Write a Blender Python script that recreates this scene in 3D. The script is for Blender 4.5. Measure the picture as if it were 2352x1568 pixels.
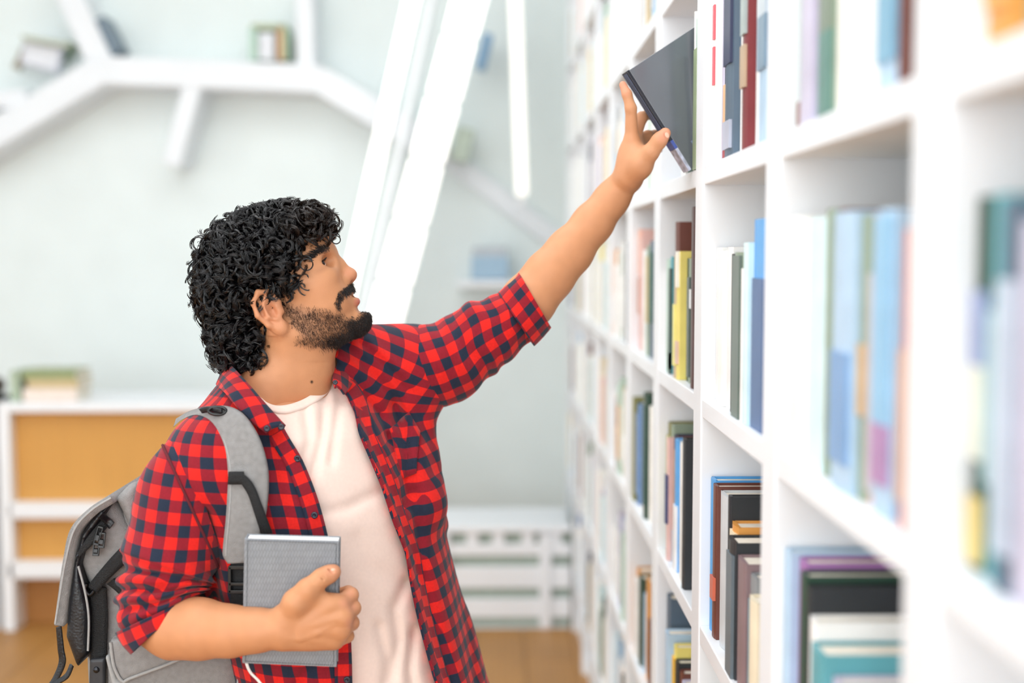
import bpy, math, random
import numpy as np
from mathutils import Vector
from mathutils.bvhtree import BVHTree

for o in list(bpy.data.objects): bpy.data.objects.remove(o)
SC = bpy.context.scene
COL = SC.collection
rng = np.random.default_rng(7)
random.seed(7)

# ------------------------------------------------------------------ camera, world, light, exposure
F = 2900.0; CX, CY = 1176.0, 784.0; VPX, VPY = 1140.0, 585.0
CAMZ = 1.60
PITCH = math.atan((CY - VPY) / F)
YAW = math.atan((VPX - CX) / F * math.cos(PITCH))
cam_d = bpy.data.cameras.new('camera'); cam = bpy.data.objects.new('camera', cam_d); COL.objects.link(cam)
cam.location = (0, 0, CAMZ); cam.rotation_euler = (math.pi / 2 - PITCH, 0, YAW)
cam_d.sensor_width = 36; cam_d.lens = F / 2352 * 36
cam_d.clip_start = 0.02
cam_d.dof.use_dof = True; cam_d.dof.focus_distance = 1.97; cam_d.dof.aperture_fstop = 1.55
SC.camera = cam

W = bpy.data.worlds.new('daylight'); SC.world = W; W.use_nodes = True
W.node_tree.nodes['Background'].inputs[0].default_value = (0.92, 0.96, 1.0, 1)
W.node_tree.nodes['Background'].inputs[1].default_value = 1.0

def area(name, loc, rot, sx, sy, power, col=(1, 1, 1)):
    d = bpy.data.lights.new(name, 'AREA'); d.shape = 'RECTANGLE'; d.size = sx; d.size_y = sy
    d.energy = power; d.color = col
    o = bpy.data.objects.new(name, d); COL.objects.link(o); o.location = loc; o.rotation_euler = rot
    return o
area('daylight_from_side_windows', (-3.95, 0.4, 2.2), (0, -math.pi / 2, 0), 3.0, 6.4, 34, (0.97, 0.99, 1.0))
area('daylight_from_rear_windows', (-1.3, -2.95, 2.1), (-math.pi / 2, 0, math.pi), 4.4, 3.2, 150, (0.98, 0.99, 1.0))
area('daylight_from_skylight', (-0.95, 1.5, 4.05), (0, 0, 0), 3.2, 5.4, 118, (1.0, 1.0, 1.0))

SC.view_settings.view_transform = 'Standard'; SC.view_settings.look = 'None'
SC.view_settings.exposure = 0.0; SC.view_settings.gamma = 1.0; SC.view_settings.use_curve_mapping = False
SC.cycles.max_bounces = 5; SC.cycles.diffuse_bounces = 4; SC.cycles.glossy_bounces = 2; SC.cycles.adaptive_threshold = 0.07; SC.cycles.adaptive_min_samples = 16
SC.cycles.sample_clamp_indirect = 6.0

# ------------------------------------------------------------------ helpers
_rx, _rz = math.pi / 2 - PITCH, YAW
RM = np.array([[math.cos(_rz), -math.sin(_rz), 0], [math.sin(_rz), math.cos(_rz), 0], [0, 0, 1]]) @ \
     np.array([[1, 0, 0], [0, math.cos(_rx), -math.sin(_rx)], [0, math.sin(_rx), math.cos(_rx)]])
def ray(px, py):
    d = np.stack([(np.asarray(px, float) - CX) / F, -(np.asarray(py, float) - CY) / F, -np.ones_like(np.asarray(px, float))], -1)
    return d @ RM.T
def P(px, py, Y):
    """world point seen at pixel (px, py) of the photograph at depth Y"""
    d = ray(px, py)
    return d / d[..., 1:2] * np.asarray(Y, float)[..., None] + np.array([0, 0, CAMZ])
def proj(p):
    q = (np.asarray(p, float) - np.array([0, 0, CAMZ])) @ RM
    return CX + q[..., 0] / -q[..., 2] * F, CY - q[..., 1] / -q[..., 2] * F

def lin(c):
    if isinstance(c, str):
        c = c.lstrip('#'); c = [int(c[i:i + 2], 16) for i in (0, 2, 4)]
    c = [x / 255.0 for x in c]
    return tuple((x / 12.92 if x <= 0.04045 else ((x + 0.055) / 1.055) ** 2.4) for x in c) + (1.0,)

MATS = {}
def mat(name, col, rough=0.6, var=0.06, vscale=40, bump=0.0, bscale=200, metal=0.0, sss=0.0, spec=0.5, sheen=0.0, attr=None, emis=0.0, coat=0.0):
    """procedural principled material: base colour (hex, or a colour attribute) varied by noise, noise bump"""
    if name in MATS: return MATS[name]
    m = bpy.data.materials.new(name); m.use_nodes = True; nt = m.node_tree; N = nt.nodes; K = nt.links
    b = N['Principled BSDF']
    b.inputs['Roughness'].default_value = rough; b.inputs['Metallic'].default_value = metal
    b.inputs['Specular IOR Level'].default_value = spec
    if sheen: b.inputs['Sheen Weight'].default_value = sheen
    if coat: b.inputs['Coat Weight'].default_value = coat; b.inputs['Coat Roughness'].default_value = 0.15
    if sss:
        b.inputs['Subsurface Weight'].default_value = sss
        b.inputs['Subsurface Radius'].default_value = (0.012, 0.005, 0.003)
        b.inputs['Subsurface Scale'].default_value = 0.6
    tc = N.new('ShaderNodeTexCoord')
    no = N.new('ShaderNodeTexNoise'); no.inputs['Scale'].default_value = vscale; no.inputs['Detail'].default_value = 0
    K.new(tc.outputs['Object'], no.inputs['Vector'])
    mx = N.new('ShaderNodeMix'); mx.data_type = 'RGBA'; mx.blend_type = 'MULTIPLY'
    mr = N.new('ShaderNodeMapRange'); mr.inputs['To Min'].default_value = 1 - 2 * var; mr.inputs['To Max'].default_value = 1 + 2 * var
    K.new(no.outputs['Fac'], mr.inputs['Value'])
    cc = N.new('ShaderNodeCombineColor')
    for i in range(3): K.new(mr.outputs[0], cc.inputs[i])
    mx.inputs['Factor'].default_value = 1.0
    if attr:
        at = N.new('ShaderNodeAttribute'); at.attribute_name = attr; K.new(at.outputs['Color'], mx.inputs['A'])
    else:
        mx.inputs['A'].default_value = lin(col)
    K.new(cc.outputs[0], mx.inputs['B'])
    K.new(mx.outputs['Result'], b.inputs['Base Color'])
    if bump:
        n2 = N.new('ShaderNodeTexNoise'); n2.inputs['Scale'].default_value = bscale; n2.inputs['Detail'].default_value = 0
        K.new(tc.outputs['Object'], n2.inputs['Vector'])
        bp = N.new('ShaderNodeBump'); bp.inputs['Strength'].default_value = bump; bp.inputs['Distance'].default_value = 0.002
        K.new(n2.outputs['Fac'], bp.inputs['Height']); K.new(bp.outputs[0], b.inputs['Normal'])
    if emis:
        b.inputs['Emission Color'].default_value = (1, 0.99, 0.95, 1); b.inputs['Emission Strength'].default_value = emis
    MATS[name] = m
    return m

def tag(o, label=None, cat=None, group=None, kind=None):
    if label: o['label'] = label
    if cat: o['category'] = cat
    if group: o['group'] = group
    if kind: o['kind'] = kind
    return o
def empty(name, loc):
    o = bpy.data.objects.new(name, None); COL.objects.link(o); o.location = loc; o.empty_display_size = 0.05
    return o
def link(name, me, parent=None):
    o = bpy.data.objects.new(name, me); COL.objects.link(o)
    if parent is not None:
        o.parent = parent
        if parent.type == 'EMPTY' or any(abs(x) > 1e-9 for x in parent.location):
            o.matrix_parent_inverse = PINV(parent)
    return o
def PINV(p):
    from mathutils import Matrix
    M = Matrix.Identity(4); q = p
    while q is not None:
        M = Matrix.LocRotScale(q.location, q.rotation_euler, q.scale) @ M
        q = None        # every parent here is either top-level or itself un-transformed
    return M.inverted()
def mesh(name, V, Fc, material, parent=None, smooth=True, col=None, uv=None, bevel=0, solid=0):
    V = np.asarray(V, float)
    me = bpy.data.meshes.new(name)
    if isinstance(Fc, np.ndarray):
        nf, k = Fc.shape
        me.vertices.add(len(V)); me.vertices.foreach_set('co', V.ravel())
        me.loops.add(nf * k); me.polygons.add(nf)
        me.loops.foreach_set('vertex_index', Fc.ravel().astype(np.int32))
        me.polygons.foreach_set('loop_start', np.arange(nf, dtype=np.int32) * k)
        me.update(calc_edges=True); me.validate()
    else:
        me.from_pydata([tuple(v) for v in V], [], [tuple(f) for f in Fc]); me.validate()
    if smooth: me.polygons.foreach_set('use_smooth', np.ones(len(me.polygons), bool))
    if col is not None:
        a = me.attributes.new('col', 'FLOAT_COLOR', 'POINT')
        c = np.ones((len(V), 4)); c[:, :3] = np.asarray(col)[:, :3]; a.data.foreach_set('color', c.ravel())
    if uv is not None:
        a = me.attributes.new('pl', 'FLOAT_VECTOR', 'POINT')
        c = np.zeros((len(V), 3)); c[:, :uv.shape[1]] = uv; a.data.foreach_set('vector', c.ravel())
    me.materials.append(material)
    o = link(name, me, parent)
    if solid:
        md = o.modifiers.new('thick', 'SOLIDIFY'); md.thickness = solid; md.offset = 0
    if bevel:
        md = o.modifiers.new('bev', 'BEVEL'); md.width = bevel; md.segments = 2; md.limit_method = 'ANGLE'
    return o
def boxvf(lo, hi):
    x0, y0, z0 = lo; x1, y1, z1 = hi
    V = [(x0, y0, z0), (x1, y0, z0), (x1, y1, z0), (x0, y1, z0), (x0, y0, z1), (x1, y0, z1), (x1, y1, z1), (x0, y1, z1)]
    Fc = [(3, 2, 1, 0), (4, 5, 6, 7), (0, 1, 5, 4), (1, 2, 6, 5), (2, 3, 7, 6), (3, 0, 4, 7)]
    return V, Fc
def boxo(name, lo, hi, material, parent=None, bevel=0.0):
    V, Fc = boxvf(lo, hi)
    return mesh(name, V, Fc, material, parent, smooth=False, bevel=bevel)
def merge(parts):
    V = []; Fc = []; n = 0
    for v, f in parts:
        V += [tuple(p) for p in v]; Fc += [tuple(i + n for i in q) for q in f]; n += len(v)
    return V, Fc
def prism(a, b, wv, dv):
    """box bar from a to b with half-width vector wv and half-depth vector dv"""
    a, b, wv, dv = map(lambda q: np.asarray(q, float), (a, b, wv, dv))
    V = [a - wv - dv, a + wv - dv, a + wv + dv, a - wv + dv, b - wv - dv, b + wv - dv, b + wv + dv, b - wv + dv]
    Fc = [(3, 2, 1, 0), (4, 5, 6, 7), (0, 1, 5, 4), (1, 2, 6, 5), (2, 3, 7, 6), (3, 0, 4, 7)]
    return V, Fc

# ---- swept tubes
def crom(A, n):
    """Catmull-Rom resample of control rows A (k, m) to n rows, spaced by length of the first columns"""
    A = np.asarray(A, float); k = len(A)
    if k == 2:
        t = np.linspace(0, 1, n)[:, None]; return A[0] * (1 - t) + A[1] * t
    seg = np.linalg.norm(np.diff(A[:, :3], axis=0), axis=1) + 1e-6
    s = np.concatenate([[0], np.cumsum(seg)]); t = np.linspace(0, s[-1], n)
    i = np.clip(np.searchsorted(s, t, side='right') - 1, 0, k - 2)
    f = ((t - s[i]) / seg[i])[:, None]
    p0 = A[np.maximum(i - 1, 0)]; p1 = A[i]; p2 = A[i + 1]; p3 = A[np.minimum(i + 2, k - 1)]
    m1 = (p2 - p0) / 2; m2 = (p3 - p1) / 2
    return (2 * f**3 - 3 * f**2 + 1) * p1 + (f**3 - 2 * f**2 + f) * m1 + (-2 * f**3 + 3 * f**2) * p2 + (f**3 - f**2) * m2
def gridfaces(n, m, wrap):
    i = np.arange(n - 1)[:, None]; j = np.arange(m if wrap else m - 1)[None, :]
    j2 = (j + 1) % m
    return np.stack(np.broadcast_arrays(i * m + j, i * m + j2, (i + 1) * m + j2, (i + 1) * m + j), -1).reshape(-1, 4)
def ladder(rows, n, m, disp=None, e=1.0, cap=True, Rm=0.06, ref=0):
    """tube through rungs (xl, yl, xr, yr, depth, half-thickness[, depth difference right-left]) traced in pixels"""
    R = np.array([list(r) + [0.0] * (7 - len(r)) for r in rows], float)
    L3 = P(R[:, 0], R[:, 1], R[:, 4] - R[:, 6] / 2); R3 = P(R[:, 2], R[:, 3], R[:, 4] + R[:, 6] / 2)
    Q = crom(np.concatenate([(L3 + R3) / 2, L3, R3, R[:, 5:6]], 1), n)
    C, A, ry = Q[:, :3], (Q[:, 6:9] - Q[:, 3:6]) / 2, Q[:, 9]
    A = (Q[:, 6:9] - Q[:, 3:6]) / 2; C = (Q[:, 6:9] + Q[:, 3:6]) / 2
    view = np.array([0, 0, CAMZ]) - C; view /= np.linalg.norm(view, axis=1)[:, None]
    An = A / (np.linalg.norm(A, axis=1)[:, None] + 1e-9)
    B = view - (view * An).sum(1)[:, None] * An; B = B / np.linalg.norm(B, axis=1)[:, None] * ry[:, None]
    th = -math.pi / 2 + np.linspace(0, 2 * math.pi, m)
    c, s = np.cos(th), np.sin(th); c = np.sign(c) * abs(c)**e; s = np.sign(s) * abs(s)**e
    V = C[:, None] + A[:, None] * c[None, :, None] + B[:, None] * s[None, :, None]
    if disp is not None:
        nr = V - C[:, None]; nr /= np.linalg.norm(nr, axis=2)[..., None] + 1e-9
        V = V + nr * disp(np.linspace(0, 1, n)[:, None], th[None, :])[..., None]
    d = np.linalg.norm(np.diff(V, axis=0), axis=2); v = np.concatenate([np.zeros((1, m)), np.cumsum(d, 0)])
    v = v - v[int(ref * (n - 1))][None] + v[int(ref * (n - 1))].mean()
    uv = np.stack([np.broadcast_to(th[None] * Rm, v.shape), v], -1).reshape(-1, 2)
    Vf = V.reshape(-1, 3); Fc = gridfaces(n, m, False)
    if cap:
        k = len(Vf)
        Vf = np.concatenate([Vf, C[:1], C[-1:]]); uv = np.concatenate([uv, uv[:1], uv[-1:]])
        j = np.arange(m - 1)
        f0 = np.stack([j + 1, j, np.full(m - 1, k), np.full(m - 1, k)], 1); b = (n - 1) * m
        f1 = np.stack([b + j, b + j + 1, np.full(m - 1, k + 1), np.full(m - 1, k + 1)], 1)
        tri = [tuple(x[:3]) for x in np.concatenate([f0, f1])]
        return Vf, [tuple(x) for x in Fc] + tri, uv
    return Vf, Fc, uv
def tubes(paths, radii, sides=3):
    """many thin tubes at once: paths (N, K, 3), radii (N, K)"""
    N, K, _ = paths.shape
    T = np.gradient(paths, axis=1); T /= np.linalg.norm(T, axis=2)[..., None] + 1e-12
    ref = np.zeros_like(T); ref[..., 0] = .31; ref[..., 1] = .52; ref[..., 2] = .79
    A = np.cross(T, ref); A /= np.linalg.norm(A, axis=2)[..., None] + 1e-9
    B = np.cross(T, A)
    th = np.arange(sides) * 2 * math.pi / sides
    V = paths[:, :, None] + radii[:, :, None, None] * (A[:, :, None] * np.cos(th)[None, None, :, None] + B[:, :, None] * np.sin(th)[None, None, :, None])
    base = gridfaces(K, sides, True)
    Fc = (base[None] + (np.arange(N) * K * sides)[:, None, None]).reshape(-1, 4)
    return V.reshape(-1, 3), Fc
def cable(pts, r, n=40, sides=10):
    Q = crom(np.asarray(pts, float), n)[None]
    V, Fc = tubes(Q, np.full((1, n), r), sides)
    return V, Fc
def strap(edgeL, edgeR, n, t, m=4):
    """flat band between two 3-D edges with thickness t"""
    A = crom(np.asarray(edgeL, float), n); B = crom(np.asarray(edgeR, float), n)
    T = np.gradient((A + B) / 2, axis=0); Nn = np.cross(T, B - A); Nn /= np.linalg.norm(Nn, axis=1)[:, None] + 1e-9
    f = np.linspace(0, 1, m)[None, :, None]
    G = A[:, None] * (1 - f) + B[:, None] * f
    top = G + Nn[:, None] * t / 2; bot = (G - Nn[:, None] * t / 2)[:, ::-1]
    V = np.concatenate([top, bot], 1).reshape(-1, 3); Fc = [tuple(x) for x in gridfaces(n, 2 * m, True)]
    Fc += [tuple(range(2 * m))[::-1], tuple((n - 1) * 2 * m + i for i in range(2 * m))]
    return V, Fc

# ---- distance fields meshed with surface nets
def smin(a, b, k):
    h = np.maximum(k - np.abs(a - b), 0) / k
    return np.minimum(a, b) - h * h * k * 0.25
class Field:
    def __init__(s, lo, hi, h, far=0.12):
        s.lo = np.array(lo, float); s.h = h
        s.n = np.ceil((np.array(hi) - s.lo) / h).astype(int) + 1
        s.ax = [(s.lo[i] + np.arange(s.n[i]) * h).astype(np.float32) for i in range(3)]
        s.D = np.full(s.n, far, np.float32)
    def sub(s, lo, hi):
        sl = []
        for i in range(3):
            a = int(np.clip(math.floor((lo[i] - s.lo[i]) / s.h), 0, s.n[i])); b = int(np.clip(math.ceil((hi[i] - s.lo[i]) / s.h) + 1, 0, s.n[i]))
            sl.append(slice(a, b))
        g = (s.ax[0][sl[0]][:, None, None], s.ax[1][sl[1]][None, :, None], s.ax[2][sl[2]][None, None, :])
        return tuple(sl), g
    def put(s, sl, d, k, op):
        if op == '+': s.D[sl] = smin(s.D[sl], d, k) if k > 0 else np.minimum(s.D[sl], d)
        else: s.D[sl] = -smin(-s.D[sl], d, k) if k > 0 else np.maximum(s.D[sl], -d)
    def cone(s, a, b, ra, rb, k=0.01, op='+'):
        a = np.asarray(a, float); b = np.asarray(b, float); m = max(ra, rb) + k + 3 * s.h
        sl, (x, y, z) = s.sub(np.minimum(a, b) - m, np.maximum(a, b) + m)
        ab = b - a; L2 = (ab * ab).sum() + 1e-12
        t = np.clip(((x - a[0]) * ab[0] + (y - a[1]) * ab[1] + (z - a[2]) * ab[2]) / L2, 0, 1)
        d = np.sqrt((x - a[0] - t * ab[0])**2 + (y - a[1] - t * ab[1])**2 + (z - a[2] - t * ab[2])**2) - (ra + t * (rb - ra))
        s.put(sl, d, k, op)
    def chain(s, pts, k=0.01, op='+'):
        for p, q in zip(pts[:-1], pts[1:]): s.cone(p[0], q[0], p[1], q[1], k, op)
    def ell(s, c, r, ax=None, k=0.01, op='+'):
        c = np.asarray(c, float); r = np.asarray(r, float); M = np.eye(3) if ax is None else np.asarray(ax, float)
        ext = np.sqrt(((M * r[:, None])**2).sum(0)) + k + 3 * s.h
        sl, (x, y, z) = s.sub(c - ext, c + ext)
        q = [(x - c[0]) * M[i, 0] + (y - c[1]) * M[i, 1] + (z - c[2]) * M[i, 2] for i in range(3)]
        k0 = np.sqrt(sum((q[i] / r[i])**2 for i in range(3))); k1 = np.sqrt(sum((q[i] / r[i]**2)**2 for i in range(3))) + 1e-9
        s.put(sl, k0 * (k0 - 1) / k1, k, op)
    def full(s): return s.ax[0][:, None, None], s.ax[1][None, :, None], s.ax[2][None, None, :]
    def pix(s):
        x, y, z = s.full(); z = z - CAMZ
        q = [x * RM[0, i] + y * RM[1, i] + z * RM[2, i] for i in range(3)]
        return CX + q[0] / -q[2] * F, CY - q[1] / -q[2] * F
    def mesh(s, smooth=0):
        return surfnets(s.D, s.lo, s.h, smooth)
def surfnets(D, lo, h, smooth=0):
    ins = D < 0
    c = [(i, j, k) for i in (0, 1) for j in (0, 1) for k in (0, 1)]
    nx, ny, nz = D.shape
    cnt = np.zeros((nx - 1, ny - 1, nz - 1), np.int8)
    for i, j, k in c: cnt += ins[i:nx - 1 + i, j:ny - 1 + j, k:nz - 1 + k]
    act = (cnt > 0) & (cnt < 8)
    I = np.argwhere(act); idx = np.full(act.shape, -1, np.int64); idx[act] = np.arange(len(I))
    val = {q: D[I[:, 0] + q[0], I[:, 1] + q[1], I[:, 2] + q[2]] for q in c}
    S = np.zeros((len(I), 3)); n = np.zeros(len(I))
    for a in c:
        for d in range(3):
            if a[d] == 0:
                b = list(a); b[d] = 1; b = tuple(b)
                va, vb = val[a], val[b]; m = (va < 0) != (vb < 0)
                t = np.where(m, va / np.where(m, va - vb, 1), 0)
                p = np.tile(np.array(a, float), (len(I), 1)); p[:, d] = t
                S[m] += p[m]; n[m] += 1
    V = (I + S / n[:, None]) * h + lo
    Fs = []
    for d in range(3):
        e, f = (d + 1) % 3, (d + 2) % 3
        s0 = [slice(None)] * 3; s1 = [slice(None)] * 3
        s0[d] = slice(0, -1); s1[d] = slice(1, None)
        A = ins[tuple(s0)]; B = ins[tuple(s1)]
        ch = A != B
        E = np.argwhere(ch)
        ok = (E[:, e] > 0) & (E[:, f] > 0) & (E[:, e] < act.shape[e]) & (E[:, f] < act.shape[f])
        E = E[ok]; fl = A[tuple(E.T)]
        def at(de, df):
            q = E.copy(); q[:, e] += de; q[:, f] += df; return idx[tuple(q.T)]
        Q = np.stack([at(-1, -1), at(0, -1), at(0, 0), at(-1, 0)], 1)
        Q[~fl] = Q[~fl][:, ::-1]
        Fs.append(Q)
    Fc = np.concatenate(Fs)
    Fc = Fc[(Fc >= 0).all(1)]
    if smooth: V = laplace(V, Fc, smooth)
    return V, Fc
def laplace(V, Fc, it):
    E = np.concatenate([Fc[:, [0, 1]], Fc[:, [1, 2]], Fc[:, [2, 3]], Fc[:, [3, 0]]])
    deg = np.bincount(E.ravel(), minlength=len(V)).astype(float)[:, None]
    for k in range(it):
        S = np.zeros_like(V)
        for d in range(3):
            S[:, d] = np.bincount(E[:, 0], V[E[:, 1], d], len(V)) + np.bincount(E[:, 1], V[E[:, 0], d], len(V))
        lam = 0.5 if k % 2 == 0 else -0.45
        V = V + lam * (S / np.maximum(deg, 1) - V)
    return V
def polysd(px, py, poly):
    """signed distance (negative inside) to a pixel polygon"""
    px = np.asarray(px, np.float32); py = np.asarray(py, np.float32)
    d = np.full(np.broadcast(px, py).shape, 1e9, np.float32); ins = np.zeros(d.shape, bool)
    n = len(poly)
    for i in range(n):
        (ax, ay), (bx, by) = poly[i], poly[(i + 1) % n]
        ex, ey = bx - ax, by - ay; wx, wy = px - ax, py - ay
        t = np.clip((wx * ex + wy * ey) / (ex * ex + ey * ey + 1e-9), 0, 1)
        d = np.minimum(d, (wx - ex * t)**2 + (wy - ey * t)**2)
        c = ((ay > py) != (by > py))
        if ey != 0: ins ^= c & (px < ax + ex * (py - ay) / ey)
    d = np.sqrt(d); return np.where(ins, -d, d)
def slab(poly, Yc, half, r, h, bulge=None, smooth=2):
    """rounded solid cut to a pixel outline, of half-thickness `half`, standing at depth Yc (upright, facing the room's front)"""
    W3 = P(np.array([p[0] for p in poly]), np.array([p[1] for p in poly]), np.full(len(poly), Yc - half * .8))
    lo = W3.min(0) - 4 * h; hi = W3.max(0) + 4 * h; lo[1] = Yc - half - 4 * h; hi[1] = Yc + half + 4 * h
    f = Field(lo, hi, h); x, y, z = f.full()
    d2 = polysd(x[:, 0, :] + 0 * z[:, 0, :], z[:, 0, :] + 0 * x[:, 0, :], [(w[0], w[2]) for w in W3])[:, None, :]
    hh = half if bulge is None else half * np.clip(bulge(-d2), 0.05, 3)
    qx = d2 + r; qy = np.abs(y - Yc) - hh + r
    f.D = (np.sqrt(np.maximum(qx, 0)**2 + np.maximum(qy, 0)**2) + np.minimum(np.maximum(qx, qy), 0) - r).astype(np.float32)
    return f.mesh(smooth)
def bvh(V, Fc): return BVHTree.FromPolygons([tuple(v) for v in V], [tuple(int(i) for i in f) for f in Fc])
def hit(trees, px, py, default=2.0):
    """depth of the nearest of several surfaces at a pixel"""
    d = ray(px, py); d = d / np.linalg.norm(d); best = None
    for t in trees:
        r = t.ray_cast(Vector((0, 0, CAMZ)), Vector(d), 10)
        if r[0] is not None and (best is None or r[0].y < best): best = r[0].y
    return default if best is None else best
def vnoise(p, seed=0, sc=1.0):
    """cheap smooth 3-D value noise for arrays of points, -1..1"""
    p = np.asarray(p, float) * sc + seed * 17.3
    i = np.floor(p).astype(np.int64); f = p - i; f = f * f * (3 - 2 * f)
    def hsh(a, b, c):
        n = (a * 374761393 + b * 668265263 + c * 2147483647 + seed * 69069) & 0x7fffffff
        n = (n ^ (n >> 13)) * 1274126177 & 0x7fffffff
        return (n ^ (n >> 16)) / 0x7fffffff * 2 - 1
    r = 0
    for dx in (0, 1):
        for dy in (0, 1):
            for dz in (0, 1):
                w = (f[..., 0] if dx else 1 - f[..., 0]) * (f[..., 1] if dy else 1 - f[..., 1]) * (f[..., 2] if dz else 1 - f[..., 2])
                r = r + w * hsh(i[..., 0] + dx, i[..., 1] + dy, i[..., 2] + dz)
    return r

# ================================================================== the room
M_wall = mat('white_plaster', '#ecf4f3', 0.85, 0.015, 6)
M_white = mat('white_laminate', '#edf0f4', 0.45, 0.012, 8)
M_floor = None
def floor_mat():
    m = mat('oak_floor_planks', '#a9793f', 0.45, 0.10, 3)
    nt = m.node_tree; N = nt.nodes; K = nt.links
    w = N.new('ShaderNodeTexWave'); w.bands_direction = 'X'; w.inputs['Scale'].default_value = 3.0; w.inputs['Distortion'].default_value = 6; w.inputs['Detail'].default_value = 3
    tc = [n for n in N if n.type == 'TEX_COORD'][0]; mp = N.new('ShaderNodeMapping'); mp.inputs['Scale'].default_value = (4, 0.4, 1)
    K.new(tc.outputs['Object'], mp.inputs[0]); K.new(mp.outputs[0], w.inputs['Vector'])
    mr = [n for n in N if n.type == 'MAP_RANGE'][0]
    ad = N.new('ShaderNodeMath'); ad.operation = 'MULTIPLY_ADD'; ad.inputs[1].default_value = 0.12; ad.inputs[2].default_value = 0
    K.new(w.outputs['Fac'], ad.inputs[0]); s = N.new('ShaderNodeMath'); s.operation = 'ADD'
    K.new(mr.outputs[0], s.inputs[0]); K.new(ad.outputs[0], s.inputs[1])
    cc = [n for n in N if n.type == 'COMBINE_COLOR'][0]
    for i in range(3): K.new(s.outputs[0], cc.inputs[i])
    return m
M_floor = floor_mat()
def wood_mat(name, col, sc=(18, 1, 0.8)):
    m = mat(name, col, 0.5, 0.03, 12)
    nt = m.node_tree; N = nt.nodes; K = nt.links
    n = N.new('ShaderNodeTexNoise'); n.inputs['Scale'].default_value = 3; n.inputs['Detail'].default_value = 6
    tc = [q for q in N if q.type == 'TEX_COORD'][0]; mp = N.new('ShaderNodeMapping'); mp.inputs['Scale'].default_value = sc
    K.new(tc.outputs['Object'], mp.inputs[0]); K.new(mp.outputs[0], n.inputs['Vector'])
    mr = [q for q in N if q.type == 'MAP_RANGE'][0]; K.new(n.outputs['Fac'], mr.inputs['Value'])
    mr.inputs['To Min'].default_value = 0.86; mr.inputs['To Max'].default_value = 1.12
    return m
M_oak = wood_mat('oak_veneer', '#d29a4c')
M_oak_dark = wood_mat('darker_oak_veneer', '#a9733a')

YW = 6.45        # far wall
XL, XR, YB, ZC = -4.0, 0.70, -3.0, 4.2
def struct(name, lo, hi, m): return tag(boxo(name, lo, hi, m), kind='structure')
FLOOR = struct('floor', (XL, YB, -0.1), (XR, YW, 0.0), mat('oak_floor_base', '#8a6234', 0.6, 0.05, 5))
# floor boards the photograph lets one see: planks laid along the room
k = 0
plank_me = {}
for ix in range(24):
    x0 = XL + ix * (XR - XL) / 24; x1 = x0 + (XR - XL) / 24
    y = YB + 0.001 - (ix * 0.53) % 1.1 + 0.0
    while y < YW:
        y0, y1 = max(y, YB), min(y + 1.6, YW)
        if y1 - y0 > 0.05:
            key = round(y1 - y0, 3)
            if key not in plank_me:
                V, Fc = boxvf((0.002, 0.002, 0), (x1 - x0 - 0.002, y1 - y0 - 0.002, 0.008))
                me = bpy.data.meshes.new('plank'); me.from_pydata(V, [], Fc); me.materials.append(M_floor); plank_me[key] = me
            o = bpy.data.objects.new('plank', plank_me[key]); COL.objects.link(o); o.location = (x0, y0, 0.0); o.parent = FLOOR
            k += 1
        y += 1.6
struct('wall_far', (XL, YW, 0), (XR, YW + 0.15, ZC), M_wall)
struct('wall_right', (XR, YB, 0), (XR + 0.15, YW, ZC), M_wall)
# left wall with three tall window openings, rear wall with two, ceiling with a long skylight
def wall_open(name, axis, pos, th, a0, a1, z0, z1, holes):
    parts = []
    def add(u0, u1, w0, w1):
        if u1 - u0 < 1e-3 or w1 - w0 < 1e-3: return
        if axis == 'x': parts.append(boxvf((pos, u0, w0), (pos + th, u1, w1)))
        elif axis == 'y': parts.append(boxvf((u0, pos, w0), (u1, pos + th, w1)))
        else: parts.append(boxvf((w0, u0, pos), (w1, u1, pos + th)))
    u = a0
    for h0, h1, v0, v1 in holes:
        add(u, h0, z0, z1); add(h0, h1, z0, v0); add(h0, h1, v1, z1); u = h1
    add(u, a1, z0, z1)
    V, Fc = merge(parts)
    return tag(mesh(name, V, Fc, M_wall, smooth=False), kind='structure')
wall_open('wall_left', 'x', XL - 0.15, 0.15, YB, YW, 0, ZC, [(-2.6, 0.0, 0.7, 3.7), (0.2, 2.8, 0.7, 3.7), (3.0, 5.6, 0.7, 3.7)])
wall_open('wall_rear', 'y', YB - 0.15, 0.15, XL, XR, 0, ZC, [(-3.7, -1.7, 0.5, 3.7), (-1.5, 0.5, 0.5, 3.7)])
wall_open('ceiling', 'z', ZC, 0.15, YB, YW, XL, XR, [(-1.4, 4.4, -2.7, 0.6)])
M_frame = mat('white_window_frame', '#eef0f1', 0.4, 0.01)
def window(n, axis, pos, u0, u1, z0, z1):
    parts = []
    def bar(a0, a1, b0, b1):
        parts.append(boxvf((pos - 0.04, a0, b0), (pos + 0.04, a1, b1)) if axis == 'x' else boxvf((a0, pos - 0.04, b0), (a1, pos + 0.04, b1)))
    bar(u0, u0 + .06, z0, z1); bar(u1 - .06, u1, z0, z1); bar(u0, u1, z0, z0 + .06); bar(u0, u1, z1 - .06, z1)
    um = (u0 + u1) / 2; bar(um - .03, um + .03, z0, z1); bar(u0, u1, z0 + 2.0, z0 + 2.06)
    V, Fc = merge(parts)
    tag(mesh('window_%d' % n, V, Fc, M_frame, smooth=False), kind='structure')
window(1, 'x', XL - 0.1, -2.6, 0.0, .7, 3.7); window(2, 'x', XL - 0.1, 0.2, 2.8, .7, 3.7); window(3, 'x', XL - 0.1, 3.0, 5.6, .7, 3.7)
window(4, 'y', YB - 0.1, -3.7, -1.7, .5, 3.7); window(5, 'y', YB - 0.1, -1.5, .5, .5, 3.7)

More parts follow.
